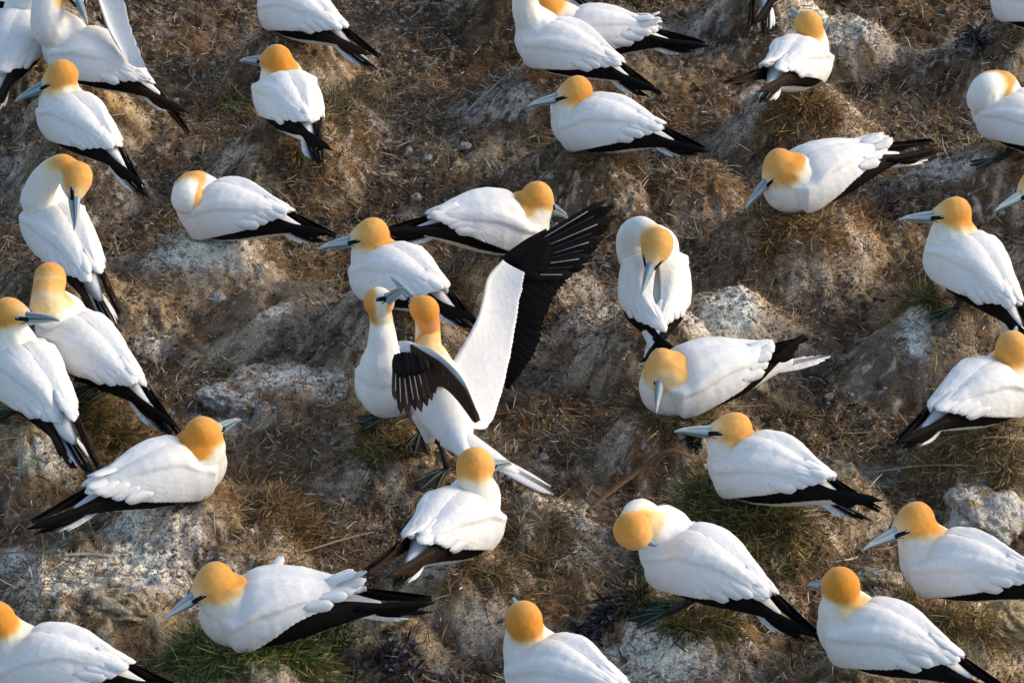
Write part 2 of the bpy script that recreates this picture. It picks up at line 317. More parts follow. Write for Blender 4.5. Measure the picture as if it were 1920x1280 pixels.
def terrain(x, y):
    z = (fbm(x, y, 1.3, 3, 3) - .5) * .10
    wx = x + (fbm(x, y, .25, 71, 3) - .5) * .10; wy = y + (fbm(x, y, .25, 92, 3) - .5) * .10
    mz = np.full_like(x, -.05); msk = np.zeros_like(x); ang = np.zeros_like(x); rad = np.ones_like(x)
    for (cx, cy, h, r0, r1) in MOUNDS:
        s = (np.abs(x - cx) < r1 * 1.8) & (np.abs(y - cy) < r1 * 1.8)
        if not s.any(): continue
        r = np.hypot(wx[s] - cx, wy[s] - cy); k = 1 - sstep(0, 1, np.clip((r - r0) / (r1 * 1.15 - r0), 0, 1)) ** .8
        v = k * (h + .05) - .05; tk = v > mz[s]; aa = ang[s]; aa[tk] = (np.arctan2(y[s] - cy, x[s] - cx) + cx * 3 + cy)[tk]; ang[s] = aa; aa = rad[s]; aa[tk] = r[tk]; rad[s] = aa; mz[s] = np.maximum(mz[s], v) + .0 ; msk[s] = np.maximum(msk[s], k)
    z = np.maximum(z * (1 - msk) , -.2) + np.maximum(mz, 0) * 1.0 * (mz > 0)
    return z, msk, ang, rad
near = (np.abs(XX) < 4) & (YY > -4) & (YY < 6)
ZZ, MK, ANG, RAD = terrain(XX, YY)
STREAK = fbm(ANG * .55, RAD * .35, .09, 1501, 4, .65)
rough = .55 + .9 * fbm(XX, YY, .35, 401, 3)
smoothclay = blob(XX, YY, [(540,590,190,80,1),(360,490,120,50,.8),(1180,700,60,60,.5),(1720,670,140,60,.8),(100,350,90,60,.7),(560,730,160,40,.7),(1480,260,150,60,.6),(60,1010,80,60,.3),(1340,600,140,90,.6),(1680,350,90,40,.5)], seed=33)
det = (ridged(XX, YY, .20, 501, 4) - .5) * .052 + (fbm(XX, YY, .075, 601, 3, .6) - .5) * .056 + (vnoise(XX, YY, .022, 701) - .5) * .018 + (vnoise(XX, YY, .013, 711) - .5) * .009
# downhill gullies on the mound sides
det = det + (STREAK - .5) * .020 * MK * sstep(.08, .16, RAD)
ZZ = ZZ + det * rough * (1 - .55 * smoothclay) * near
# nothing pokes into a bird: keep the ground below each body
for b in BIRDS:
    for t in np.linspace(-.12, 1.0, 14):
        c = b['Ap'] + (b['Tp'] - b['Ap']) * t; r = np.interp(t * b['L'], [-.1, 0, .15, .3, .4, .7], [.07, .105, .105, .07, .035, .02])
        s = (np.abs(XX - c[0]) < .3) & (np.abs(YY - c[1]) < .3); dd = np.hypot(XX[s] - c[0], YY[s] - c[1])
        lim = c[2] - r + .012 + np.maximum(0, dd - r * .55) * .75 + (dd < r) * 0
        ZZ[s] = np.minimum(ZZ[s], lim)
def ground_z(x, y):
    x = np.asarray(x, float); y = np.asarray(y, float)
    i = np.clip(np.searchsorted(GX, x) - 1, 0, len(GX) - 2); j = np.clip(np.searchsorted(GY, y) - 1, 0, len(GY) - 2)
    fx = np.clip((x - GX[i]) / (GX[i + 1] - GX[i]), 0, 1); fy = np.clip((y - GY[j]) / (GY[j + 1] - GY[j]), 0, 1)
    return (ZZ[i, j] * (1 - fx) + ZZ[i + 1, j] * fx) * (1 - fy) + (ZZ[i, j + 1] * (1 - fx) + ZZ[i + 1, j + 1] * fx) * fy
def ground_at(px, py):
    z = .08
    for _ in range(12): p = at_z(px, py, z); z = .5 * z + .5 * float(ground_z(p[0], p[1]))
    return at_z(px, py, z)
# colours
GUANO = [(370,492,85,30,.9),(430,760,60,30,.6),(560,715,120,22,.7),(290,620,40,25,.6),(1370,610,60,38,.85),(1715,655,28,42,.9),(1245,1232,95,34,1),(85,870,50,22,.7),(50,1030,70,24,.8),
 (230,1085,210,38,.75),(260,1010,60,20,.7),(1565,50,90,50,.7),(1440,150,50,30,.5),(1380,230,60,30,.4),(1800,70,60,40,.35),(1760,330,70,22,.5),(1010,985,50,40,.5),(400,1110,80,30,.5),
 (830,1110,60,22,.6),(1120,620,60,50,.35),(1180,830,60,20,.4),(900,190,60,40,.3),(770,375,30,20,.4),(600,410,80,20,.3),(1580,240,30,60,.35),(1620,860,60,20,.3),(1800,950,60,20,.4),
 (250,450,50,30,.3),(1520,480,120,60,.25),(1130,540,60,40,.4),(650,1180,60,30,.35),(1400,1210,50,25,.5),(980,1095,30,16,.5),(450,330,40,16,.3),(30,290,40,60,.35),(1850,1160,60,30,.4),(560,1010,60,20,.3),(1290,40,60,50,.3),(1000,660,60,60,.2),(900,1190,50,30,.3),(1310,640,60,30,.6),(1160,530,40,40,.5),(520,600,30,14,.5),(150,1110,90,26,.8),(330,1040,70,24,.6),(1090,960,40,40,.5),(1050,1050,50,24,.5),(1660,1070,40,30,.5),(1100,1240,50,20,.5),(1480,160,40,30,.4),(1520,30,60,20,.6),(960,215,50,16,.4),(160,640,30,40,.3)]
OCHRE = [(1370,560,110,70,.9),(1190,540,70,40,.5),(240,200,110,30,.8),(1230,120,90,22,.8),(600,700,90,20,.5),(1560,900,60,60,.9),(1010,1000,90,70,.7),(1490,790,110,35,.8),(270,560,60,60,.6),(60,830,90,40,.6),
 (230,1130,150,50,.6),(720,1200,80,30,.7),(1830,1160,90,50,.8),(1440,1190,90,25,.6),(880,560,40,50,.7),(1700,420,60,40,.5),(1560,60,110,60,.35),(480,1030,90,40,.4),(1150,440,30,30,.6),(920,290,60,30,.3),(820,870,50,30,.7),(700,740,60,20,.5)]
RUST = [(590,420,100,50,.6),(560,270,150,60,.7),(1260,320,110,50,.9),(1480,430,110,50,.8),(1560,210,110,60,.7),(200,830,120,60,.8),(530,960,110,70,.9),(1230,200,90,30,.6),(650,100,120,40,.3),(560,480,50,40,.7),
 (620,760,90,30,.5),(1020,780,90,40,.4),(1640,420,80,50,.8),(840,540,50,40,.6),(950,1120,100,40,.4),(1400,1080,90,50,.4),(1500,1000,120,50,.5),(1750,880,120,50,.4),(1240,840,80,60,.4),(250,520,50,50,.5),(1150,760,60,30,.3),(400,560,80,40,.4),(1780,240,80,40,.3),(800,180,110,60,.25)]
g = blob(XX, YY, GUANO, 1.0, 21, .75); oc = blob(XX, YY, OCHRE, 1.0, 41, .6); ru = blob(XX, YY, RUST, 1.1, 61, .7)
n1 = fbm(XX, YY, .30, 801, 5, .6); n2 = fbm(XX, YY, .06, 811, 4, .7); n3 = vnoise(XX, YY, .016, 821); n4 = fbm(XX, YY, .11, 831, 4, .6)
def mixc(C, c, w): return C * (1 - w[..., None]) + np.array(c) * w[..., None]
C = np.zeros(XX.shape + (3,)) + np.array([.135, .098, .067])
C = mixc(C, (.055, .038, .026), sstep(.50, .35, n2) * .8)
C = mixc(C, (.24, .145, .070), sstep(.48, .66, n1) * .6)
C = mixc(C, (.30, .255, .20), sstep(.52, .66, n4) * .6)
C = mixc(C, (.40, .345, .27), sstep(.49, .62, STREAK * .55 + n4 * .45) * sstep(.05, .3, MK) * sstep(.06, .2, RAD) * .8)
C = mixc(C, (.06, .045, .032), sstep(.46, .34, STREAK) * sstep(.05, .3, MK) * sstep(.1, .22, RAD) * .25)
C = mixc(C, (.24, .205, .165), smoothclay * .6)
C = mixc(C, (.27, .15, .060), ru * .62 * sstep(.3, .6, n2 * .6 + n3 * .4))
C = mixc(C, (.50, .38, .22), oc * .92 * sstep(.30, .50, n2 * .7 + n3 * .3))
gm = np.clip(g * 1.35 * sstep(.34, .50, n4 * .25 + n2 * .20 + STREAK * .25 * MK + n2 * .25 * (1 - MK) + n3 * .2 + g * .12), 0, 1)
C = mixc(C, (.66, .645, .62), gm)
spk = sstep(.76, .86, vnoise(XX, YY, .017, 931)) * sstep(.42, .6, fbm(XX, YY, .22, 941, 3)); C = mixc(C, (.50, .49, .47), spk * .75)
# darker colour in crevices and on low ground between the mounds
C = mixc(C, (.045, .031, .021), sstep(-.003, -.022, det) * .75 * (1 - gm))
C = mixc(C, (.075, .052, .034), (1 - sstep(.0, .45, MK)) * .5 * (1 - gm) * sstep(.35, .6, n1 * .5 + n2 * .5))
n_, m_ = XX.shape; idx = np.arange(n_ * m_).reshape(n_, m_)
F = np.stack([idx[:-1, :-1], idx[1:, :-1], idx[1:, 1:], idx[:-1, 1:]], -1).reshape(-1, 4)
lum = C.mean(-1, keepdims=True); C = np.clip(C * np.where(lum < .2, 1.0, 1.12) * np.array([1.08, 1.0, .90]), 0, .72)
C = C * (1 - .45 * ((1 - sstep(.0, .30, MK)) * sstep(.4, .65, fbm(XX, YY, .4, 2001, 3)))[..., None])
lum = C.mean(-1, keepdims=True)
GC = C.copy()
def ground_c(x, y):
    i = np.clip(np.searchsorted(GX, x) - 1, 0, len(GX) - 1); j = np.clip(np.searchsorted(GY, y) - 1, 0, len(GY) - 1); return GC[i, j]
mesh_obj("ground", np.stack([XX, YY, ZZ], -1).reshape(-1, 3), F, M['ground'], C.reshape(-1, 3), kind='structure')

# ------------------------------------------------------------------ bird building
TX = np.array([-.44, -.40, -.34, -.27, -.19, -.11, -.03, .03, .07, .10, .118])
TWd = np.array([.012, .024, .046, .074, .098, .112, .114, .104, .085, .058, .012])
TTp = np.array([.016, .026, .044, .070, .092, .102, .104, .094, .074, .048, .010])
TWd = TWd * .95
TBt = np.array([.010, .022, .040, .062, .086, .104, .112, .108, .090, .060, .012])
EX = np.array([-.60, -.52, -.44, -.36, -.28, -.20, -.12, -.04, .02, .06, .09])
EW = np.array([.010, .022, .038, .060, .086, .108, .121, .124, .117, .100, .078])
EW = EW * .94
ET = np.array([.022, .034, .046, .062, .086, .105, .115, .115, .106, .090, .068])
EB = np.array([.020, .026, .036, .052, .072, .092, .108, .118, .117, .104, .082])
def envp(x, ph, off, side, k=1.0):
    """point on the folded wing envelope, x along the body, ph degrees from the back's ridge"""
    W = np.interp(x, EX, EW) * k + off; Tt = np.interp(x, EX, ET) * k + off; Bb = np.interp(x, EX, EB) * k + off
    a = np.radians(ph); c = np.cos(a); return np.stack([x, side * W * np.sin(a), np.where(c > 0, Tt * c, Bb * c)], -1)

def head_frame(b):
    f = b['dirh']; up = np.array([0, 0, 1.])
    if 'hup' in b: r, u, d = b['hup']; up = r * CR + u * CU + d * CF
    s = nrm(np.cross(up, f)); return f, s, np.cross(f, s)

import bmesh
_bm = bmesh.new(); bmesh.ops.create_icosphere(_bm, subdivisions=2, radius=1); SV = np.array([v.co[:] for v in _bm.verts]); SF = [tuple(v.index for v in f_.verts) for f_ in _bm.faces]; _bm.free()
def build_body(b, root):
    A, X, Y, Z = b['Ap'], b['X'], b['Y'], b['Z']; sc = b['L'] / .60; sx = .5 + .5 * sc; bk = b['bk']
    W = lambda p: A + p[0] * X * sx + p[1] * bk * Y + p[2] * (.5 + .5 * bk) * Z
    xs = catmull(TX[:, None], 34)[:, 0]; V = []; m = 28
    for x in xs:
        w_, t_, b_ = np.interp(x, TX, TWd), np.interp(x, TX, TTp), np.interp(x, TX, TBt)
        for q in np.linspace(0, 2 * math.pi, m, endpoint=False):
            V.append(W((x, w_ * math.cos(q), t_ * math.sin(q) if math.sin(q) > 0 else b_ * math.sin(q))))
    n = len(xs); Fs = grid_faces(n, m, wrap=True); V += [W((xs[0], 0, 0)), W((xs[-1], 0, 0))]
    for j in range(m): Fs.append((n * m, (j + 1) % m, j)); Fs.append((n * m + 1, (n - 1) * m + j, (n - 1) * m + (j + 1) % m))
    allV = [np.array(V)]; allF = list(Fs); off = len(V)
    H = b['Hp']; f, s, u = head_frame(b)
    # neck
    base = W((-.01, 0, .02)); st = W((.045, 0, .055))
    hb = H - f * .018 - u * .004
    pts = [base, st] + b['Np'] + [hb]
    if not b['Np']: pts = [base, W((.035, 0, .05)), .45 * W((.045, 0, .06)) + .55 * hb, hb]
    P = catmull(pts, 22); t = np.linspace(0, 1, 22)
    slim = b.get('slim', .050 if b.get('tall') else .057)
    P = catmull(pts, 44); t = np.linspace(0, 1, 44)
    R = np.interp(t, [0, .22, .45, .75, 1], [.096, .090, slim + .016, slim, slim * .98]) * b.get('nk', 1)
    if b['k'] == 'b28': R = np.interp(t, [0, .3, .5, .75, 1], [.08, .058, .047, .044, .043])
    for p_, r_ in zip(P, R): allV.append(SV * r_ + p_); allF += [tuple(i + off for i in q) for q in SF]; off += len(SV)
    hsx = b.get('hs', .93); hx = hsx * np.array([-.073, -.066, -.048, -.02, .01, .035, .060, .082, .096]); hw = hsx * np.array([.012, .034, .052, .060, .058, .049, .035, .022, .008])
    ht = hsx * np.array([.012, .036, .056, .066, .063, .051, .035, .021, .008]); P = np.array([H + f * x + u * z for x, z in zip(hx, [-.004, -.002, 0, 0, -.001, -.004, -.008, -.012, -.014])])
    Vh = []; 
    for p, a1, a2 in zip(P, hw, ht):
        for q in np.linspace(0, 2 * math.pi, 20, endpoint=False): Vh.append(p + s * a1 * math.cos(q) + u * a2 * math.sin(q))
    nh = len(P); Fh = grid_faces(nh, 20, wrap=True, flip=False); Vh += [P[0], P[-1]]
    for j in range(20): Fh.append((nh * 20, (j + 1) % 20, j)); Fh.append((nh * 20 + 1, (nh - 1) * 20 + j, (nh - 1) * 20 + (j + 1) % 20))
    allV.append(np.array(Vh)); allF += [tuple(i + off for i in q) for q in Fh]; off += len(Vh)
    if b['k'] == 'b28':     # thighs
        for k in (-1, 1):
            Pq = np.array([W((-.10, k * .05, -.05)), W((-.12, k * .05, -.10)), W((-.13, k * .05, -.15))]); Vq, Fq = loft(Pq, [.06, .035, .016], m=12)
            allV.append(Vq); allF += [tuple(i + off for i in q) for q in Fq]; off += len(Vq)
    me = bpy.data.meshes.new("tmp"); me.from_pydata([tuple(v) for v in np.vstack(allV).tolist()], [], allF)
    o = bpy.data.objects.new("tmp", me); COL.objects.link(o)
    md = o.modifiers.new("r", 'REMESH'); md.mode = 'VOXEL'; md.voxel_size = .0058; md.use_smooth_shade = True
    sm = o.modifiers.new("s", 'SMOOTH'); sm.factor = .5; sm.iterations = 10
    dg = bpy.context.evaluated_depsgraph_get(); ev = o.evaluated_get(dg); m2 = ev.to_mesh()
    co = np.empty(len(m2.vertices) * 3, dtype=np.float32); m2.vertices.foreach_get("co", co); co = co.reshape(-1, 3).astype(float)
    nl = len(m2.loops); li = np.empty(nl, dtype=np.int32); m2.loops.foreach_get("vertex_index", li); lt = np.empty(len(m2.polygons), dtype=np.int32); m2.polygons.foreach_get("loop_total", lt)
    ev.to_mesh_clear(); bpy.data.objects.remove(o); bpy.data.meshes.remove(me)
    assert (lt == 4).all()
    # colouring: white plumage, golden crown, nape and neck
    rel = co - H; hxl = rel @ f; hyl = rel @ s; hzl = rel @ u; hs_ = b.get('hs', .93)
    path = catmull(pts, 60); d2 = ((co[:, None, :] - path[None]) ** 2).sum(-1); ni = d2.argmin(1); seg = np.r_[0, np.cumsum(np.linalg.norm(np.diff(path, axis=0), axis=1))]; tneck = seg[-1] - seg[ni]; dist = np.sqrt(d2.min(1))
    back = rel @ (-f * .5 + u * .85)
    nz = (fbm(co[:, 0] * 1.0 + co[:, 2], co[:, 1] + co[:, 2] * .5, .03, 77, 3) - .5) * .016
    reach = b.get('reach', .066 if not b.get('tall') else .10)
    wcap = 1 - sstep(reach * .15, reach * 1.25, np.where(hxl > 0, 0, tneck) + nz * 1.5 + np.maximum(0, -hzl - .01) * (.6 if reach < .2 else 0))
    inhead = 1 - sstep(.085, .125, np.minimum(np.linalg.norm(rel, axis=1), dist + np.maximum(0, tneck - reach)))
    chin = sstep(-.004, -.040, hzl + nz * .6 - .18 * np.minimum(hxl, 0)) * sstep(-.05, -.01, hxl)
    if reach > .2: chin = chin * sstep(.0, .035, hxl)
    wo = wcap * inhead * (1 - chin)
    if b['k'] == 'b27': wo = np.clip(sstep(.0, .022, rel @ -CR + nz) + .8 * sstep(.022, .034, rel @ CR + nz), 0, 1) * (1 - sstep(.05, .13, tneck)) * inhead
    if b.get('tuck'): inhead = inhead * .3; wo = wo * sstep(.030, .012, hxl + nz) * sstep(-.02, .01, hzl + nz)
    C = np.tile(WHITE, (len(co), 1)); deep = sstep(-.03, .035, (rel @ (-f * .45 - u * .55)) + nz + .012)[:, None]
    tn = b['tone']; o2 = ORANGE2 * (1 - .6 * max(0, tn)) + ORANGE * .6 * max(0, tn); o1 = ORANGE * (.55 + .45 * min(1, max(0, tn) * 1.6)) + ORANGE2 * (.45 - .45 * min(1, max(0, tn) * 1.6)); oc_ = o2 * (1 - deep) + o1 * deep; oc_ = oc_ * (1 + .10 * (fbm(co[:, 0] + co[:, 2], co[:, 1], .012, 55, 2) - .5))[:, None]
    front = sstep(.035, .085, hxl + np.maximum(0, hzl) * .2)[:, None] * .6; oc_ = oc_ * (1 - front) + CREAM * front
    halo = (np.clip(1 - np.abs(wo - .35) / .35, 0, 1) * .0)[:, None]
    soft = (1 - sstep(reach, reach * 2.2, tneck + nz))[:, None] * .30 * inhead[:, None]
    C = C * (1 - soft) + CREAM * soft; w1 = np.clip(wo * 2.2, 0, 1)[:, None]; w2 = np.clip(wo * 1.7 - .7, 0, 1)[:, None]; mid = np.array([.80, .62, .32]); C = C * (1 - w1) + mid * w1; C = C * (1 - w2) + oc_ * w2
    mesh_obj("body", co, li.reshape(-1, 4), M['plumage'], C, root)
    return f, s, u

def build_head_parts(b, root, f, s, u):
    H = b['Hp']; LB = min(.205, np.linalg.norm(b['Bp'] - H))
    hs_ = b.get('hs', .93); Hp = lambda x, y, z: H + f * (x * (hs_ if x < .1 else 1)) + s * y * hs_ * .925 + u * z * hs_
    if b.get('nobill'): return
    # bill: upper and lower mandible in one tapered form with the dark gape line
    n, m = 26, 20; V = []; C = []
    for i in range(n):
        t = i / (n - 1); x = .070 + (LB - .070) * t; hw = .021 * (1 - t) ** .85 + .0018; hh = .024 * (1 - t) ** .72 + .0025; zc = -.013 - .004 * t - .006 * max(0, t - .8) / .2
        for j in range(m):
            q = 2 * math.pi * j / m; yy, zz = hw * math.cos(q), hh * math.sin(q); V.append(Hp(x, yy, zc + zz))
            c = np.array([.22, .31, .37]) * (1.1 - .1 * t) + np.array([.16, .14, .10]) * (t ** 2)
            if j in (9, 19) and t < .93: c = np.array([.03, .035, .04])
            if j in (7, 3) and t < .7: c = np.array([.12, .15, .17])
            if t < .07: c = np.array([.02, .022, .03])
            C.append(c)
    F = grid_faces(n, m, wrap=True); V.append(Hp(LB, 0, -.024)); C.append(np.array([.4, .4, .36])); V.append(Hp(.07, 0, -.013)); C.append(np.zeros(3))
    for j in range(m): F.append((n * m, (n - 1) * m + j, (n - 1) * m + (j + 1) % m)); F.append((n * m + 1, (j + 1) % m, j))
    bl = mesh_obj("bill", np.array(V), F, M['bill'], np.array(C), root)
    for k in (-1, 1):
        G = Geo()   # black skin from the bill back round the eye, and the throat line
        P = np.array([Hp(.090, k * .017, -.010), Hp(.076, k * .0245, -.006), Hp(.062, k * .0325, -.001), Hp(.048, k * .0400, .001), Hp(.034, k * .0455, -.001)])
        V, F = loft(P, [.004, .0042, .004, .003, .001], [.006, .0080, .0078, .005, .001], ref=u, m=10); G.add(V, F, (.012, .014, .022))
        P = np.array([Hp(.085, k * .018, -.017), Hp(.062, k * .0305, -.020), Hp(.040, k * .0385, -.027)]); V, F = loft(P, [.0026, .0026, .0015], m=8); G.add(V, F, (.02, .022, .03))
        G.obj("eye_stripe", M['skin'], root)
        E = Geo(); c = Hp(.054, k * .0365, .004); nn = nrm(s * k + f * .25)
        for rr, h, cc in ((.0072, .0012, (.06, .18, .40)), (.0055, .0019, (.25, .36, .44)), (.0030, .0026, (.005, .005, .006))):
            P = np.array([c, c + nn * h, c + nn * (h + .001)]); V, F = loft(P, [rr, rr, rr * .5], ref=u, m=14); E.add(V, F, cc)
        E.obj("eye", M['eye'], root)

def build_wings(b, root):
    A, X, Y, Z = b['Ap'], b['X'], b['Y'], b['Z']; sc = b['L'] / .60; sx = .5 + .5 * sc; rs = random.Random(b['k'])
    spread = b.get('spread', 0)
    def W(p):
        p = np.asarray(p, float); return A + p[..., 0:1] * X * sx + p[..., 1:2] * b['bk'] * Y + p[..., 2:3] * (.5 + .5 * b['bk']) * Z
    for side in (1, -1):
        tip = b.get('tipL' if side > 0 else 'tipR', None)
        if tip is None: tip = (rs.uniform(-.01, .02), rs.uniform(-.01, .015), rs.uniform(-.012, .018))
        jit = rs.uniform(-4, 4); cj = rs.uniform(-9, 7); xoff = rs.uniform(-.012, .012)
        def bend(p):
            q = np.clip((-p[..., 0] - .24) / .34, 0, 1.3) ** 1.4
            p = p.copy(); p[..., 0] += q * tip[0]; p[..., 1] += q * tip[1] * side if True else 0; p[..., 2] += q * tip[2]
            if spread: p[..., 1] += side * .020 * sstep(.05, -.25, p[..., 0]) * (1 - q * 1.6); 
            return p
        PW = lambda x: np.interp(x, [-.38, -.33, -.28, -.22, -.16, -.10, -.05, -.01, .03, .075], [52, 66, 78, 88, 98, 109, 120, 128, 120, 96]) + jit
        PW0 = PW; PW = lambda x: PW0(x) - b.get('bw', 0) * sstep(.0, -.20, x)
        PB = lambda x: np.interp(x, [-.60, -.50, -.42, -.36, -.28, -.20, -.12, -.06, -.02, .02], [78, 88, 96, 102, 110, 122, 130, 132, 128, 118]) + jit
        PA = lambda x: np.interp(x, [-.60, -.50, -.42, -.36, -.28, -.20, 0], [72, 60, 48, 40, 40, 60, 90])
        # white coverts and scapulars
        n, m = 78, 40; U = np.linspace(0, 1, n)[:, None]; Vv = np.linspace(0, 1, m)[None, :]
        xs = .022 + .030 * np.sin(np.clip(Vv, 0, 1) * math.pi) ** .7 * (Vv > 0) + 0 * U
        xe = np.interp(Vv[0], [0, .2, .45, .7, .88, 1], [-.33, -.375, -.365, -.32, -.28, -.235])[None, :] + xoff
        sca = np.abs(((Vv * 7.3 + jit * .1) % 1) - .5) * 2; xe = xe + (1 - sca ** 2) * -.016 + (vnoise(Vv * 3, Vv * 0 + jit, .12, 5) - .5) * .02
        x = xs + (xe - xs) * U
        ph0 = -7 if side > 0 else 0
        ph = ph0 + (PW(x) - ph0) * Vv
        scal = (np.abs(((x * 58 + jit) % 1) - .5) * 2) ** 2 * 1.5 * (Vv ** 6) * (x < -.03); ph = ph - scal
        lobe = sstep(.38, .62, Vv); r1 = sstep(0, .08 + .42 * (1 - lobe), U) * (1 - .35 * sstep(.8, 1, U))
        cre = np.interp(x, [-.34, -.2, -.08, 0, .05], [36, 46, 60, 76, 92]) + cj * sstep(.05, -.1, x) + 1.2 * np.sin(x * 40 + jit)
        cre2 = np.interp(x, [-.34, -.2, -.08, .02], [16, 24, 34, 52]) + jit
        d1 = sstep(-2.2, 2.2, cre - ph); d2 = sstep(-3, 4, cre2 - ph)
        valley = 1 - .38 * (1 - sstep(0, .25, Vv)) - (.12 if side > 0 else 0) * (1 - sstep(0, .08, Vv))
        off = -.006 - .034 * (1 - lobe) * (1 - sstep(0, .28, U)) + .016 * r1 * valley + (.0090 * d1 * (.25 + .75 * sstep(-.30, -.16, x)) + .0018 * d2) * sstep(.02, .2, U) * valley + .006 * np.exp(-((ph - cre + 14) / 11) ** 2) * r1
        off += (fbm(x * 1.0, np.radians(ph) * .11, .05, 31 + int(jit * 3) , 3) - .5) * .0035 * r1
        # overlapping rows of covert feathers: shallow steps
        row = ((x * 24 + np.radians(ph) * 1.1 + .22 * np.sin(ph * .75)) % 1); off += (row - .5) * .0010 * r1 * sstep(.15, .5, U)
        top = bend(envp(x, ph, off, side)); bot = bend(envp(x, ph, off - .013, side))
        G = Geo(); Wt = W(top); dh_ = np.linalg.norm(Wt.reshape(-1, 3) - b['Hp'], axis=1); tint = ((1 - sstep(.07, .19, dh_)) * rs.uniform(.15, .4))[:, None]; col = WHITE * (1 - tint) + CREAM * tint; solid_sheet(G, Wt, W(bot), col)
        # loose white feather tips at the wing's end
        ruff = b.get('ruff', .15)
        for q in range(7):
            v = .05 + .85 * q / 6; xe_q = float(np.interp(v, [0, .2, .45, .7, .88, 1], [-.33, -.375, -.365, -.32, -.28, -.235])); p_ = 3 + (PW(xe_q) - 3) * v
            lift = ruff * rs.uniform(.01, .075) * (1 - v * .5) + .002
            b0 = bend(envp(np.array(xe_q + .07), p_, .006, side)); b1 = bend(envp(np.array(xe_q - .018 - rs.uniform(0, .016)), p_ + rs.uniform(-3, 3), .002 + lift, side))
            nn = b0 * np.array([0, 1, 1]); nn = nn / (np.linalg.norm(nn) + 1e-9); nw = nn[1] * Y + nn[2] * Z
            feather(G, W(b0), W(b1), .036, nw, WHITE, n=8, th=.003)
        wing = G.obj("wing", M['plumage'], root)
        # black flight feathers below and behind
        n, m = 90, 18; U = np.linspace(0, 1, n)[:, None]; Vv = np.linspace(0, 1, m)[None, :]
        x = .0 + (-.60) * U + 0 * Vv; a0, a1 = PA(x), PB(x); a0 = np.minimum(np.maximum(a0, PW(x) - 24), a1 - 4)
        ph = a0 + (a1 - a0) * Vv; off = -.004 + .0045 * (1 - Vv) * (x > -.3)
        ribs = np.abs(((Vv * 5.0) % 1) - .5) * 2; off = off + .0016 * ribs - .004 * (Vv ** 8)
        ph = ph + 2.0 * (np.abs(((x * 30) % 1) - .5) * 2) ** 2 * Vv ** 5
        off = off - .012 * sstep(.06, 0, U)
        top = bend(envp(x, ph, off, side)); bot = bend(envp(x, ph, off - .008, side))
        cb = np.tile(BLACK, (n * m, 1)); br = b.get('brown', 0) * (1 if side > 0 else 1)
        wbr = (sstep(.45, .75, U) * (.25 + .75 * br) * (.5 + .5 * Vv)).reshape(-1, 1) ; cb = cb * (1 - wbr * .8) + BROWN * wbr * .8
        G = Geo(); solid_sheet(G, W(top), W(bot), cb)
        for q in range(3):      # separate primary tips
            t0 = bend(envp(np.array(-.36 - .03 * q), 62 + 12 * q, .001, side)); t1 = bend(envp(np.array(-.60 + .045 * q), 74 + 9 * q, .002, side)) + np.array([0, side * .004 * q, -.004 * q])
            nn = t0 * np.array([0, 1, 1]); nn = nn / np.linalg.norm(nn); feather(G, W(t0), W(t1), .026, nn[1] * Y + nn[2] * Z, BLACK * (1 - .6 * br) + BROWN * .6 * br, n=8)
        ff = G.obj("flight_feathers", M['flight'], None)
        # child of the wing, same frame as its root
        ff.data.transform(Matrix(PINV[root.name].tolist())); ff.parent = wing

def build_tail(b, root):
    A, X, Y, Z = b['Ap'], b['X'], b['Y'], b['Z']; L = b['L']; sx = .5 + .5 * L / .60; rs = random.Random(b['k'] + 't'); G = Geo()
    W = lambda x, y, z: A + x * X * sx + y * Y + z * Z
    base = -.34; wt = b.get('white_tail', 0)
    if 'tailto' in b:
        t1 = at_depth(*b['tailto'], b['D'] - .36); t0 = W(-.33, 0, 0); d_ = t1 - t0; sd_ = nrm(np.cross(Z, d_))
        V, F = loft(np.array([t0 - d_ * .12, t0 + d_ * .1, t0 + d_ * .35, t0 + d_ * .6]), [.045, .048, .036, .012], [.040, .038, .024, .008], m=14); G.add(V, F, WHITE * .95)
        for i in range(7):
            k = (i - 3) / 3; feather(G, t0 + d_ * .15 + sd_ * k * .015, t1 - d_ * .10 * abs(k) + sd_ * k * .02, .026, Z, BLACK if -.1 < k < .7 else WHITE * .95, n=9, blunt=.6, colbase=WHITE * .95)
        G.obj('tail', M['plumage'], root); return
    for i in range(9):
        k = (i - 4) / 4; ln = L / sx * (1.0 - .17 * abs(k)); cc = BLACK * 1.2
        if abs(k) > .7 or (wt and not -.3 < k < .1): cc = WHITE * .95
        cb = WHITE * .9 if (abs(k) > .4 or wt) else BLACK * 1.5
        feather(G, W(base, k * .012, -.012 - .006 * abs(k)), W(-ln, k * .030 + rs.uniform(-.004, .004), -.008 * abs(k) - b.get('droop', .03)), .022, Z, cc, bend=-.015, shaft=(.30, .28, .25) if abs(k) == .25 else None, n=9, blunt=.6, colbase=cb)
    G.obj("tail", M['flight'], root)

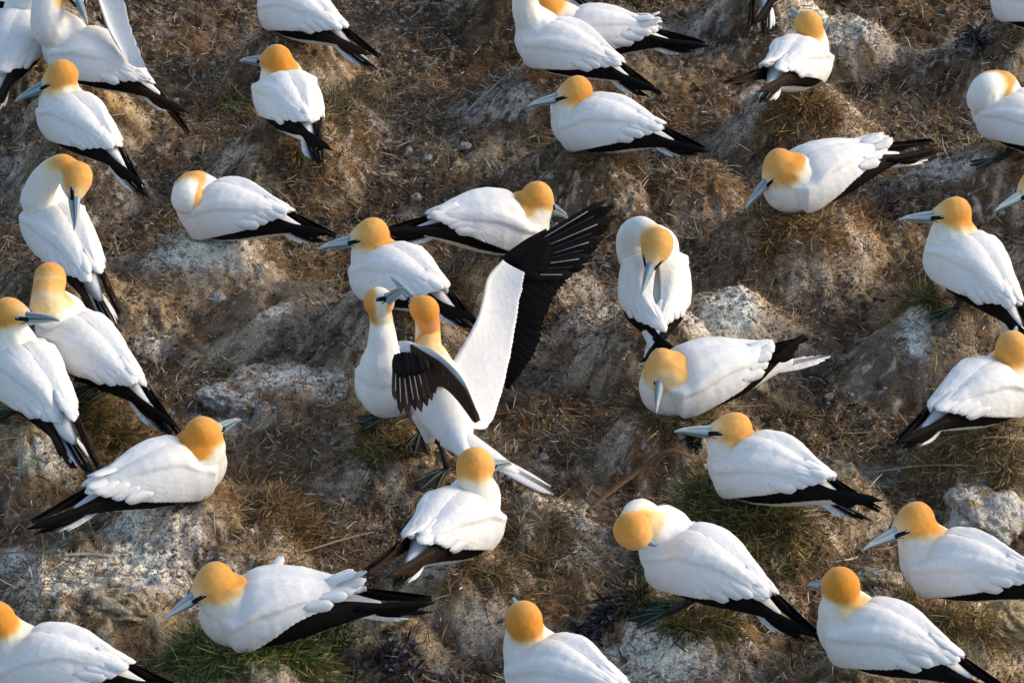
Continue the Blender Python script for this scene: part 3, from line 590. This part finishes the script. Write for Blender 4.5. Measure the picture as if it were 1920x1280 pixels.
def build_feet(b, root):
    for (px, py, dx, dy) in b.get('feet', []):
        g_ = ground_at(px, py); g_ = g_ + np.array([0, 0, .022]); d = nrm(np.array([dx, dy, 0])); s_ = np.array([-d[1], d[0], 0]); up = np.array([0, 0, 1.])
        ank = g_ - d * .035 + up * .012
        hip = b['Ap'] - b['X'] * .12 - b['Z'] * .09 + b['Y'] * np.sign(np.dot(g_ - b['Ap'], b['Y'])) * .045
        G = Geo(); P = catmull([hip, .5 * (hip + ank) - d * .012, ank], 7); V, F = loft(P, [.017, .014, .012, .010, .010, .011, .012], m=10); G.add(V, F, (.02, .02, .02)); leg = G.obj("leg", M['foot'], root)
        G = Geo(); fs_ = .85 if b['k'] not in ('b20', 'b22') else .6; toes = [(.085 * fs_, .058 * fs_), (.112 * fs_, .008 * fs_), (.095 * fs_, -.042 * fs_), (.030 * fs_, -.048 * fs_)]; tp = [g_ + d * a + s_ * c + up * .002 for a, c in toes]
        for t_ in tp[:]:
            V, F = loft(np.array([ank, .5 * (ank + t_) + up * .006, t_]), [.0022, .0020, .0012], m=8); G.add(V, F, (.08, .15, .11)); V, F = loft(np.array([ank - up * .004, .5 * (ank + t_) - up * .001, t_ - up * .004]), [.008, .006, .004], m=8); G.add(V, F, (.02, .02, .018))
        for i in range(3):
            a_, c_ = tp[i], tp[i + 1]; md = .5 * (a_ + c_) * .86 + ank * .14
            V = [ank, a_, md, c_, ank - up * .004, a_ - up * .004, md - up * .004, c_ - up * .004]
            G.add(np.array(V), [(0, 1, 2), (0, 2, 3), (4, 6, 5), (4, 7, 6), (1, 5, 6, 2), (2, 6, 7, 3), (0, 4, 5, 1), (3, 7, 4, 0)], (.022, .021, .018))
        ft = G.obj("foot", M['foot'], None, smooth=False); ft.data.transform(Matrix(PINV[root.name].tolist())); ft.parent = leg

def px3(b, q, base): return np.array([at_depth(x, y, base + d) for x, y, d in q])
def ribbon_sheet(G, lead, trail, n, m, th, colf, camber=.0, wave=0):
    L_ = catmull(lead, n); T_ = catmull(trail, n)
    if wave: sw = (np.abs((np.linspace(0, wave, n) % 1) - .5) * 2) ** 2; T_ = T_ - (T_ - L_) / np.linalg.norm(T_ - L_, axis=1, keepdims=True) * (sw * .0035 + (vnoise(np.linspace(0, 3, n), np.zeros(n), .1, 9) - .5) * .006)[:, None]
    top = np.zeros((n, m, 3)); nrmv = np.zeros((n, m, 3))
    for j in range(m): top[:, j] = L_ + (T_ - L_) * (j / (m - 1))
    nv = np.cross(np.gradient(top, axis=0), np.gradient(top, axis=1)); nv /= np.linalg.norm(nv, axis=-1, keepdims=True) + 1e-9
    c = np.sin(np.linspace(0, 1, m) ** .6 * math.pi)[None, :, None] * camber; tk = (th * (1 - .75 * np.linspace(0, 1, m)))[None, :, None] * np.sin(np.clip(np.linspace(0, 1, n) * 8, .2, math.pi / 2))[:, None, None]
    top = top + nv * c; solid_sheet(G, top + nv * tk * .5, top - nv * tk * .5, colf)
def open_wings(b, root):
    D = b['D']
    # far wing, raised (seen from below): coverts sheet from shoulder over wrist to hand
    G = Geo()
    lead = px3(b, [(820,726,-.06),(848,682,.0),(890,608,.08),(905,562,.12),(915,520,.15),(942,488,.17)], D)
    trail = px3(b, [(868,800,-.22),(914,800,-.14),(941,735,-.02),(959,652,.08),(973,572,.14),(985,512,.17)], D)
    ribbon_sheet(G, lead, trail, 260, 14, .020, WHITE, .012, 44); nview = -CF
    far = G.obj("wing", M['plumage'], root)
    G = Geo()
    sec0 = px3(b, [(952,715,.085),(950,665,.12),(958,610,.15),(966,560,.17),(972,520,.19),(968,496,.205)], D)
    sec1 = px3(b, [(960,722,.08),(985,690,.09),(1008,650,.11),(1022,600,.13),(1038,560,.15),(1062,530,.17)], D)
    N = 26
    S0 = catmull(sec0, N); S1 = catmull(sec1, N)
    for i in range(N): feather(G, S0[i] + (S0[i] - S1[i]) * .2 + CF * .03, S1[i] + CF * .02 + (S1[i] - S0[i]) * RNG.uniform(-.02, .02), .042, nview + .03 * CR * i, BLACK if i % 2 else BLACK * 1.5, n=8, shaft=None, blunt=.92)
    wr = px3(b, [(950,492,.21)], D)[0]
    tips = px3(b, [(1075,515,.18),(1098,500,.18),(1112,482,.18),(1122,462,.185),(1135,445,.19),(1142,425,.195),(1157,405,.20),(1152,386,.21),(1138,375,.215)], D)
    bases = px3(b, [(975,515,.2),(980,505,.2),(984,500,.2),(984,496,.2),(982,492,.205),(978,488,.205),(972,484,.21),(965,482,.21),(956,484,.21)], D)
    for i in range(9):
        feather(G, bases[i], tips[i], .040 if i < 8 else .03, nview, BLACK if i % 2 else BLACK * 2.2, n=10, bend=.04, shaft=(.34, .30, .26) if i % 2 == 0 else (.05, .04, .035), blunt=.8)
    for i in range(9): # dark greater coverts over the primary bases
        feather(G, bases[i] + (bases[i] - tips[i]) * .06 - CF * .008, bases[i] * .62 + tips[i] * .38 - CF * .008, .036, nview, BLACK * 1.2, n=6)
    P = px3(b, [(940,492,.20),(962,474,.205),(990,452,.205),(1025,430,.205)], D); V, F = loft(P, [.012, .014, .010, .004], m=10); G.add(V, F, BLACK)
    ff = G.obj("flight_feathers", M['flight'], None); ff.data.transform(Matrix(PINV[root.name].tolist())); ff.parent = far
    # near wing: half folded, primaries hanging in front of the partner
    G = Geo()
    lead = px3(b, [(748,654,-.32),(768,646,-.32),(800,652,-.32),(838,678,-.34),(872,718,-.38),(897,790,-.43)], D)
    trail = px3(b, [(752,668,-.325),(775,662,-.33),(798,672,-.33),(828,700,-.35),(860,735,-.39),(892,784,-.435)], D)
    ribbon_sheet(G, lead, trail, 26, 8, .022, WHITE, .006)
    arm = px3(b, [(818,700,-.14),(840,705,-.22),(856,722,-.29)], D); V, F = loft(catmull(arm, 8), [.05, .046, .04, .036, .03, .026, .022, .012], m=12); G.add(V, F, WHITE)
    wing = G.obj("wing", M['plumage'], root)
    G = Geo()
    s0 = px3(b, [(775,660,-.335),(800,670,-.34),(827,686,-.36),(853,712,-.38),(875,740,-.41),(890,772,-.44)], D)
    s1 = px3(b, [(800,752,-.36),(822,726,-.36),(842,733,-.38),(862,752,-.40),(880,776,-.43),(893,792,-.445)], D)
    S0 = catmull(s0, 30); S1 = catmull(s1, 30)
    for i in range(30): feather(G, S0[i] + (S0[i] - S1[i]) * .15, S1[i], .024, nview, BROWN * (1.0 if i % 2 else 1.6), n=8, colbase=BROWN * .7, blunt=.93)
    tips = px3(b, [(741,750,-.34),(752,776,-.345),(766,782,-.35),(779,770,-.35),(790,773,-.355),(801,762,-.355),(810,751,-.36),(816,738,-.36)], D)
    bases = px3(b, [(743,664,-.335),(748,662,-.335),(754,660,-.335),(760,660,-.34),(768,660,-.34),(776,661,-.34),(784,664,-.345),(792,668,-.345)], D)
    for i in range(8): feather(G, bases[i], tips[i], .024, nview, BROWN * (1.1 if i % 2 else 1.8), n=10, shaft=(.42, .38, .33) if i < 6 else None, blunt=.82, colbase=BLACK * 1.5)
    for i in range(8): feather(G, bases[i] - CF * -.008 - CF * .014, bases[i] * .6 + tips[i] * .4 - CF * .012, .026, nview, BLACK * 1.4, n=6)
    ff = G.obj("flight_feathers", M['flight'], None); ff.data.transform(Matrix(PINV[root.name].tolist())); ff.parent = wing

for b in BIRDS:
    A = b['Ap']; root = thing("gannet", b['label'], "gannet", (A[0], A[1], b['hm']), b['yaw'], "gannets nesting in the colony")
    f, s, u = build_body(b, root); build_head_parts(b, root, f, s, u)
    if b.get('nowing'): open_wings(b, root)
    else: build_wings(b, root)
    build_tail(b, root); build_feet(b, root)
    if b.get('raise_'):
        G = Geo(); D = b['D']
        ribbon_sheet(G, px3(b, [(236,112,-.20),(205,58,-.15),(184,0,-.10),(164,-60,-.08)], D), px3(b, [(274,128,-.22),(250,66,-.15),(232,0,-.10),(212,-60,-.08)], D), 160, 12, .03, WHITE, .03, 9)
        o = G.obj("lifted_wing", M['plumage'], root)
    if b['k'] == 'b31':
        G = Geo(); c = at_depth(505, 1085, b['D'] + .05)
        feather(G, c, at_depth(530, 1040, b['D'] + .04), .032, -CF + .5 * CR, WHITE, n=8, th=.0015); 
        G.obj("loose_feather", M['plumage'], root)

# ------------------------------------------------------------------ litter
def ribbons(name, P, D, ln, wd, curl, col, mat, K=4, **kw):
    """many thin bent blades: P start, D direction, all arrays"""
    n = len(P); t = np.linspace(0, 1, K)[None, :, None]; up = np.array([0, 0, 1.])
    D = D / np.linalg.norm(D, axis=1, keepdims=True); S = np.cross(D, up + RNG.normal(0, .5, (n, 3))); S /= np.linalg.norm(S, axis=1, keepdims=True)
    side = np.cross(D, S)
    c = P[:, None] + D[:, None] * ln[:, None, None] * t + curl[:, None, None] * (t ** 2) * ln[:, None, None] * (side[:, None] * .6 + RNG.normal(0, .5, (n, 1, 3)))
    wv = wd[:, None, None] * np.array([.8] + [1] * (K - 2) + [.25])[None, :, None] * .5
    V = np.stack([c - S[:, None] * wv, c + S[:, None] * wv], 2).reshape(n, K * 2, 3)
    q = np.array([[2 * i, 2 * i + 1, 2 * i + 3, 2 * i + 2] for i in range(K - 1)]); F = (q[None] + (np.arange(n) * K * 2)[:, None, None]).reshape(-1, 4)
    return mesh_obj(name, V.reshape(-1, 3), F, mat, np.repeat(col, K * 2, axis=0), smooth=False, **kw)
def inside_birds(x, y, z, margin=.0):
    bad = np.zeros(len(x), bool)
    for b in BIRDS:
        rel = np.stack([x, y, z], 1) - b['Ap']; lx = rel @ b['X']; ly = rel @ b['Y']; lz = rel @ b['Z']
        r = np.interp(lx, [-.45, -.3, -.15, 0, .08, .12], [.02, .07, .10, .105, .07, 0]) + margin; bad |= (np.hypot(ly, lz) < r) & (lx > -.5) & (lx < .12 + margin)
    return bad
def palette(n, cols, wts):
    i = RNG.choice(len(cols), n, p=np.array(wts) / sum(wts)); return np.array(cols)[i] * RNG.uniform(.5, 1.3, (n, 1))
STRAWC = [(.32, .22, .12), (.46, .35, .21), (.19, .125, .07), (.10, .07, .045), (.62, .57, .47), (.36, .19, .07)]
def scatter(n):
    n = int(n * 1.45); y = RNG.uniform(-2.55, 3.4, n); x = RNG.uniform(-1, 1, n) * (2.15 + .14 * (y + 2)); return x, y
# fine straw over everything, thicker where the nests have shed
x, y = scatter(330000); dens = .22 + .9 * blob(x, y, RUST, 1.2, 61, .7) + .5 * sstep(.45, .65, fbm(x, y, .25, 991, 3)) - .5 * blob(x, y, [(540,590,170,70,1),(360,490,110,45,.8),(1720,670,120,55,.8),(1340,600,120,80,.7),(1245,1232,90,34,1)], 1, 33)
keep = RNG.random(len(x)) < dens * .62; x, y = x[keep], y[keep]; n = len(x)
z = ground_z(x, y); P = np.stack([x, y, z + RNG.uniform(-.002, .008, n)], 1); a = RNG.uniform(0, 2 * math.pi, n)
D = np.stack([np.cos(a), np.sin(a), RNG.normal(.05, .28, n)], 1); keep = ~inside_birds(P[:, 0], P[:, 1], P[:, 2], .0); P, D = P[keep], D[keep]; n = len(P)
o = ribbons("straw_litter", P, D, RNG.gamma(2.6, .011, n) + .006, RNG.uniform(.0014, .0040, n), RNG.normal(0, .45, n), palette(n, STRAWC, [4, 2.6, 4, 3, 1.6, 1.6]), M['straw'], kind='stuff')
tag(o, "fine dry brown straw scattered over the whole colony ground", "straw")
# small stones: deformed octahedron-ish blobs
def pebbles(name, x, y, r, col, **kw):
    n = len(x); base = np.array([[1, 0, 0], [.3, .9, 0], [-.8, .6, 0], [-.8, -.6, 0], [.3, -.9, 0], [.5, .1, .75], [-.3, .45, .8], [-.35, -.5, .75], [0, 0, -1.]], float)
    Ft = np.array([[0, 1, 5], [1, 6, 5], [1, 2, 6], [2, 3, 6], [3, 7, 6], [3, 4, 7], [4, 5, 7], [4, 0, 5], [5, 6, 7], [1, 0, 8], [2, 1, 8], [3, 2, 8], [4, 3, 8], [0, 4, 8]])
    V = base[None] * (1 + RNG.normal(0, .16, (n, 9, 3))) * r[:, None, None] * RNG.uniform(.6, 1.2, (n, 1, 3)); a = RNG.uniform(0, 6.28, n); ca, sa = np.cos(a)[:, None], np.sin(a)[:, None]
    V = np.stack([V[..., 0] * ca - V[..., 1] * sa, V[..., 0] * sa + V[..., 1] * ca, V[..., 2] * .75], -1) + np.stack([x, y, ground_z(x, y) + r * .15], 1)[:, None]
    F = (Ft[None] + (np.arange(n) * 9)[:, None, None]).reshape(-1, 3); return mesh_obj(name, V.reshape(-1, 3), F, M['stone'], np.repeat(col, 9, axis=0), smooth=False, **kw)
x, y = scatter(230000); dn = .12 + .8 * sstep(.42, .62, fbm(x, y, .3, 1201, 3)) + .5 * blob(x, y, GUANO, 1.3, 21, .7); k = RNG.random(len(x)) < dn * .55; x, y = x[k], y[k]; k = ~inside_birds(x, y, ground_z(x, y), 0); x, y = x[k], y[k]; n = len(x)
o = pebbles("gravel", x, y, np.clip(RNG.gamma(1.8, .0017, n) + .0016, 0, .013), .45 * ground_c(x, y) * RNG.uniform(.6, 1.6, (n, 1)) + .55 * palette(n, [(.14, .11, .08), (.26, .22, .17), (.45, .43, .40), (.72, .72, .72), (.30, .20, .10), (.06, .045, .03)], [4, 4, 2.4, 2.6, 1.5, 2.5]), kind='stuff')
tag(o, "small grey and brown pebbles and clods scattered across the ground", "gravel")

# nests: straw, grass and weed piled round some birds
NEST = [
 ('b09', 3600, 'old', "mossy brown straw nest mound under the gannet seen from behind at upper left", [(600,220,80,60),(480,230,60,60),(560,290,90,30),(660,200,40,60)]),
 ('b31', 4200, 'green', "bright green fresh grass nest under the gannet at the bottom left", [(430,1225,110,34),(350,1225,60,40),(560,1230,80,28),(620,1205,40,25)]),
 ('b29', 3200, 'rust', "orange brown straw heap beside the right facing gannet on the left", [(500,945,70,50),(560,990,60,40),(460,910,40,30)]),
 ('b26', 3600, 'grass', "green and brown grass nest below the gannet whose bill points over dark weed", [(1310,930,45,50),(1400,970,80,38),(1480,985,70,30),(1360,1000,60,30)]),
 ('b30', 2600, 'old', "matted straw and feather nest in the lower middle beside the brown winged gannet", [(960,1010,50,50),(930,1080,90,24),(1000,1060,60,30),(1040,1000,30,40)]),
 ('b16', 1800, 'old', "dark straw nest with a green sprig under the sitting gannet in the upper middle", [(1040,275,40,24),(1100,305,80,18),(1180,310,50,16)]),
 ('b21', 3400, 'rust', "shaggy reddish brown weed nest under the gannet with raised tail", [(1480,420,80,30),(1540,450,80,40),(1440,460,60,50),(1620,410,40,30)]),
 ('b18', 2000, 'rust', "brown fibrous nest mound below the small gannet high on the right", [(1510,195,80,22),(1560,220,60,40),(1460,220,60,30)]),
 ('b06', 2400, 'grass2', "orange straw nest with green shoots below the standing gannet with bowed head", [(230,820,70,34),(180,790,40,30),(290,850,40,30)]),
 ('b24', 2200, 'pale', "loose straw nest with long pale stalks at the right edge", [(1850,840,80,30),(1780,850,60,24),(1890,880,40,30)]),
 ('b36', 1800, 'pale', "thin yellowish straw nest below the large gannet by the white rock", [(1780,1165,60,24),(1850,1180,60,24),(1700,1130,40,20)]),
 ('b28', 1500, 'grass2', "small tuft of green grass and straw at the feet of the courting pair", [(710,850,34,16),(750,840,40,14),(700,800,30,12)]),
 ('b25', 1800, 'old', "low ring of straw round the gannet that faces us with bill down", [(1240,795,60,14),(1330,800,60,14),(1200,760,16,24),(1480,780,60,14)]),
 ('b34', 1500, 'grass', "trampled grass and dark weed under the preening gannet at the lower right", [(1200,1120,40,20),(1290,1180,70,18),(1350,1170,50,16)]),
 ('b12', 1300, 'rust', "fuzzy tan straw edge on the grey mound right of the blue billed gannet", [(840,540,30,34),(870,580,24,30),(810,520,20,20)]),
 ('b22', 1000, 'grass', "small dark green tuft behind the feet of the upright gannet near the right edge", [(1740,570,24,24),(1720,560,24,14)]),
]
PAL = {'old': ([(.26, .17, .085), (.16, .10, .05), (.40, .30, .17), (.09, .06, .03), (.14, .13, .035)], [4, 3, 1.5, 3, 1.3]),
       'green': ([(.07, .13, .02), (.14, .22, .03), (.34, .32, .09), (.30, .19, .07), (.04, .06, .015), (.50, .42, .22)], [3, 2, 2, 3, 3, 1.6]),
       'rust': ([(.34, .19, .07), (.22, .12, .045), (.45, .30, .13), (.10, .06, .03), (.50, .36, .18)], [4, 3, 2, 2.5, 1]),
       'grass': ([(.06, .12, .02), (.10, .18, .03), (.22, .17, .06), (.16, .10, .04), (.05, .045, .02), (.38, .30, .15)], [1.3, .7, 3, 3.4, 3, 1.4]),
       'grass2': ([(.34, .20, .08), (.42, .30, .14), (.10, .18, .03), (.16, .10, .04), (.08, .06, .03)], [4, 2, 1.4, 3, 2]),
       'pale': ([(.48, .38, .20), (.30, .21, .10), (.15, .10, .05), (.36, .26, .10), (.12, .12, .04)], [2, 3, 3, 2, 1])}
for key, cnt, pal, lab, spots in NEST:
    b = next(q for q in BIRDS if q['k'] == key); Ps = []
    per = int(cnt * 1.5) // len(spots)
    for (px, py, rx, ry) in spots:
        g0 = ground_at(px, py); sc_ = FPX / depth_of(g0); a = RNG.uniform(0, 2 * math.pi, per); r = np.abs(RNG.normal(0, .55, per))
        Ps.append(np.stack([g0[0] + r * np.cos(a) * rx / sc_, g0[1] + r * np.sin(a) * ry / sc_ / math.sin(TH)], 1))
    q = np.vstack(Ps); n = len(q); z = ground_z(q[:, 0], q[:, 1]) + RNG.uniform(-.004, .018, n); P = np.stack([q[:, 0], q[:, 1], z], 1)
    c = b['Ap'][:2]; rad = q - c; rad /= np.linalg.norm(rad, axis=1, keepdims=True) + 1e-6; tan = np.stack([-rad[:, 1], rad[:, 0]], 1) * RNG.choice([-1, 1], n)[:, None]
    mixr = RNG.uniform(-.4, 1.0, n)[:, None]; dd = tan * (1 - np.abs(mixr)) + rad * mixr + RNG.normal(0, .35, (n, 2)); D = np.concatenate([dd, RNG.normal(.05, .22, n)[:, None]], 1)
    k = ~inside_birds(P[:, 0], P[:, 1], P[:, 2], .002); P, D = P[k], D[k]; n = len(P); cols, wts = PAL[pal]
    o = ribbons("nest", P, D, np.minimum(RNG.gamma(3, .011, n) + .010, .085), RNG.uniform(.0016, .0042 if 'gr' in pal else .0032, n), RNG.normal(0, .4, n), palette(n, cols, wts), M['straw'], K=5)
    tag(o, lab, "nest", "nests of straw and grass")

# stones and rocks that stand out
def rock(name, px, py, r, label, col=(.55, .54, .52), sq=.6, seed=1, stretch=(1, 1), group=None, cat="stone", sub=4, sink=.25, col2=(.30, .22, .12)):
    g0 = ground_at(px, py); me = bpy.data.meshes.new("t"); import bmesh; bm = bmesh.new(); bmesh.ops.create_icosphere(bm, subdivisions=sub, radius=1); V = np.array([v.co[:] for v in bm.verts]); F = np.array([[v.index for v in f.verts] for f in bm.faces]); bm.free()
    bpy.data.meshes.remove(me)
    rr = 1 + (fbm(V[:, 0] + V[:, 2] * .6, V[:, 1] + V[:, 2] * .8, .9, seed, 4, .6) - .5) * .9; rr += (fbm(V[:, 0] * 1.3 + V[:, 2], V[:, 1] - V[:, 2] * .9, .22, seed + 9, 3, .6) - .5) * .30; ob = np.sign(V) * np.abs(V) ** .85
    Vw = ob * rr[:, None] * r * np.array([stretch[0], stretch[1], sq]); cn = fbm(V[:, 0] + V[:, 2], V[:, 1] - V[:, 2] * .7, .35, seed + 3, 4, .6); wv = sstep(.5, .38, cn)[:, None]
    C = np.array(col) * (1 - wv) + np.array(col2) * wv
    o = mesh_obj(name, Vw, F, M['stone'], C); o.location = (g0[0], g0[1], g0[2] + r * sq * (1 - 2 * sink) * .5); return tag(o, label, cat, group)
rock("rock", 1850, 985, .125, "large white stained rock behind the gannet at the lower right edge", (.58, .56, .52), .8, 3, (1.1, 1.0), cat="rock", sub=5)
rock("rock", 1905, 1170, .09, "tan boulder under the gannet at the right edge of the lower right", (.48, .38, .22), .7, 13, (1.2, 1), cat="rock", sub=5)
rock("rock", 415, 748, .06, "lumpy white rock left of the courting pair, right of the white billed gannet's tip", (.56, .56, .56), .6, 5, (1.25, .9), cat="rock", sub=5)
rock("rock", 455, 762, .035, "small white rock touching the lumpy white rock on its right", (.56, .56, .56), .6, 8, (1.3, .9), cat="rock")
rock("rock", 210, 1145, .085, "yellowish broken rock above the gannet in the bottom left corner", (.46, .40, .28), .6, 17, (1.4, .9), sink=.42, cat="rock", sub=5, col2=(.16, .11, .06))
rock("rock", 1645, 1085, .05, "pale grey slab of rock between the two gannets at the lower right", (.40, .38, .34), .5, 19, (1.5, .8), cat="rock")
for i, (px, py, r, lab) in enumerate([(780, 373, .022, "white pebble right above the blue billed gannet on the grey mound"), (802, 298, .018, "white pebble in the hollow right of the mossy nest"), (872, 276, .022, "pale pebble in the upper middle, farthest right of the small row"),
    (411, 563, .032, "round white stone on the left below the sleeping gannet"), (941, 1072 - 205, .02, "grey pebble right of the light tail of the courting gannet"), (960, 1108, .022, "white chip above the plain orange head at the bottom edge"),
    (1017, 860, .02, "whitish stone below the courting pair's raised wing"), (1395, 232, .02, "grey pebble left of the small gannet's mound"), (1205, 345, .016, "tiny pale pebble in the middle of the brown hollow"), (655, 625, .012, "white fleck of stone on the smooth grey mound"), (1555, 745, .018, "pinkish white chip right of the white tailed gannet"), (300, 460 - 15, .014, "small chip of stone left of the sleeping gannet's nest")]):
    rock("stone", px, py, r, lab, (.56, .56, .55), .7, 30 + i, (1, .9), "loose pale stones", sub=3)

# the folded strap-like dry leaf, stalks, weed clumps
def strap(name, pts, width, col, label, cat, lift=.02, th=.003, mat='leaf', fold=.3, group=None):
    P = np.array([ground_at(x, y) + np.array([0, 0, lift + (dz if True else 0)]) for x, y, dz in pts]); P = catmull(P, 8 * len(pts)); T = np.gradient(P, axis=0); n = len(P); up = np.array([0, 0, 1.])
    S = np.array([nrm(np.cross(t, up)) for t in T]); wv = width * .5 * np.sin(np.linspace(.25, math.pi - .12, n)) ** .5
    top = np.stack([P - S * wv[:, None] + up * fold * wv[:, None], P, P + S * wv[:, None] + up * fold * wv[:, None]], 1); bot = top - up * th
    G = Geo(); solid_sheet(G, top, bot, col); return tag(G.obj(name, M[mat]), label, cat, group)
strap("dry_leaf", [(1300,880,.01),(1255,885,.05),(1200,920,.05),(1140,960,.04),(1100,985,.02)], .024, (.13, .070, .030), "long brown strap leaf folded on the ground left of the green grass nest", "leaf", .035)
strap("dry_leaf", [(1098,982,.0),(1115,1000,.02),(1150,1000,.02),(1175,995,.0)], .028, (.14, .08, .035), "short bent end of the brown strap leaf, tucked behind the bowed gannet", "leaf", .035)
for i, (pts, wd, cc, lab) in enumerate([
    ([(1640,888,0),(1720,886,.02),(1800,884,.02),(1925,884,.01)], .007, (.50,.38,.20), "longest pale stalk lying level at the right edge above the large gannet"),
    ([(1780,850,0),(1840,838,.03),(1925,840,.03)], .007, (.50,.38,.20), "pale stalk arching just under the gannet at the right edge"),
    ([(1700,870,0),(1780,885,.02),(1860,905,.0)], .005, (.42,.32,.17), "thin stalk crossing below the longest pale stalk"),
    ([(1860,900,0),(1895,860,.04),(1915,825,.06)], .006, (.50,.36,.16), "tan stalk leaning up at the right edge"),
    ([(875,212,0),(905,190,.01),(942,155,.01)], .012, (.40,.38,.36), "greyish stick on bare ground left of the upright gannet at the top"),
    ([(120,1044,0),(160,1044,.005),(208,1046,0)], .012, (.52,.48,.40), "bleached straight stick on the lower left below the right facing gannet"),
    ([(1505,708,0),(1530,715,.02),(1555,722,0)], .012, (.012,.011,.011), "black curved feather under the white tail on the right"),
    ([(560,410,0),(540,385,.02),(490,345,.01)], .010, (.20,.13,.07), "brown twig on the ground right of the sleeping gannet"),
    ([(935,905,0),(940,890,.01),(955,872,.02)], .006, (.42,.36,.28), "tiny curved twig beside the courting gannet's tail"),
    ([(560,1040,0),(640,1020,.01),(700,1000,0)], .006, (.40,.32,.20), "thin straw stalk left of the brown winged gannet")]):
    strap("stalk" if i not in (4, 5, 6, 7, 8) else ("feather" if i == 6 else "stick"), pts, wd, cc, lab, "stalk" if i not in (4, 5, 6, 7, 8) else ("feather" if i == 6 else "stick"), .008, .004)
def weed(px, py, rx, ry, n, lab, cols, wts):
    g0 = ground_at(px, py); sc_ = FPX / depth_of(g0); q = RNG.normal(0, .5, (n, 2)) * np.array([rx / sc_, ry / sc_ / math.sin(TH)]) + g0[:2]; P = np.stack([q[:, 0], q[:, 1], ground_z(q[:, 0], q[:, 1]) + RNG.uniform(0, .025, n)], 1)
    D = RNG.normal(0, 1, (n, 3)) * np.array([1, 1, .5]); o = ribbons("seaweed", P, D, RNG.uniform(.012, .035, n), RNG.uniform(.004, .012, n), RNG.normal(0, 1.2, n), palette(n, cols, wts), M['leaf'], K=5); tag(o, lab, "seaweed", "clumps of dark dried seaweed")
DK = [(.014, .014, .016), (.035, .038, .055), (.24, .27, .33), (.06, .045, .045)]
weed(1130, 1165, 55, 26, 420, "dark blue grey seaweed clump in front of the bowed gannet's feet", DK, [5, 3, 1.5, 2])
weed(1180, 1130, 38, 16, 190, "blackish seaweed clump just above the blue grey one", DK, [6, 2, .4, 3])
weed(735, 1245, 42, 18, 240, "dark seaweed clump right of the bright green nest at the bottom", DK, [5, 3, 1.5, 2])
weed(1298, 830, 18, 8, 110, "black weed scrap under the bill of the gannet on the green nest", DK, [6, 1, 0, 1])
weed(1825, 75, 30, 34, 220, "purple grey weed clump near the top right corner", DK, [3, 4, 1.5, 3])
weed(1660, 400, 26, 14, 110, "purplish weed scrap on the brown nest at the right", [(.10, .05, .06), (.25, .2, .24), (.05, .03, .03)], [3, 1, 3])
# grass shoots
gs = []
for (px, py, rx, ry, k) in [(430,1240,100,24,160),(330,1230,40,30,60),(1310,930,34,44,130),(1410,990,50,30,80),(1480,1010,40,24,40),(240,800,40,30,50),(700,870,26,12,60),(730,800,30,10,20),(640,215,50,40,60),(430,200,20,20,30),(1010,270,14,12,24),(1740,560,20,16,40),(100,880,60,24,40),(540,1230,70,20,60),(1250,1150,40,20,50),(920,870,20,14,12),(1110,880,20,14,16),(160,960,80,16,30),(1740,870,80,24,30)]:
    g0 = ground_at(px, py); sc_ = FPX / depth_of(g0); gs.append(RNG.normal(0, .5, (k, 2)) * np.array([rx / sc_, ry / sc_ / math.sin(TH)]) + g0[:2])
q = np.vstack(gs); n = len(q); P = np.stack([q[:, 0], q[:, 1], ground_z(q[:, 0], q[:, 1]) + .004], 1); k = ~inside_birds(P[:, 0], P[:, 1], P[:, 2], .01); P = P[k]; n = len(P)
D = np.concatenate([RNG.normal(0, .7, (n, 2)), RNG.uniform(.1, .7, (n, 1))], 1)
o = ribbons("grass", P, D, RNG.uniform(.02, .06, n), RNG.uniform(.002, .0045, n), RNG.normal(-.5, .7, n), palette(n, [(.07, .17, .02), (.12, .25, .03), (.22, .30, .06)], [3, 2, 1]), M['straw'], K=6, kind='stuff')
tag(o, "scattered green grass shoots growing between the nests", "grass")
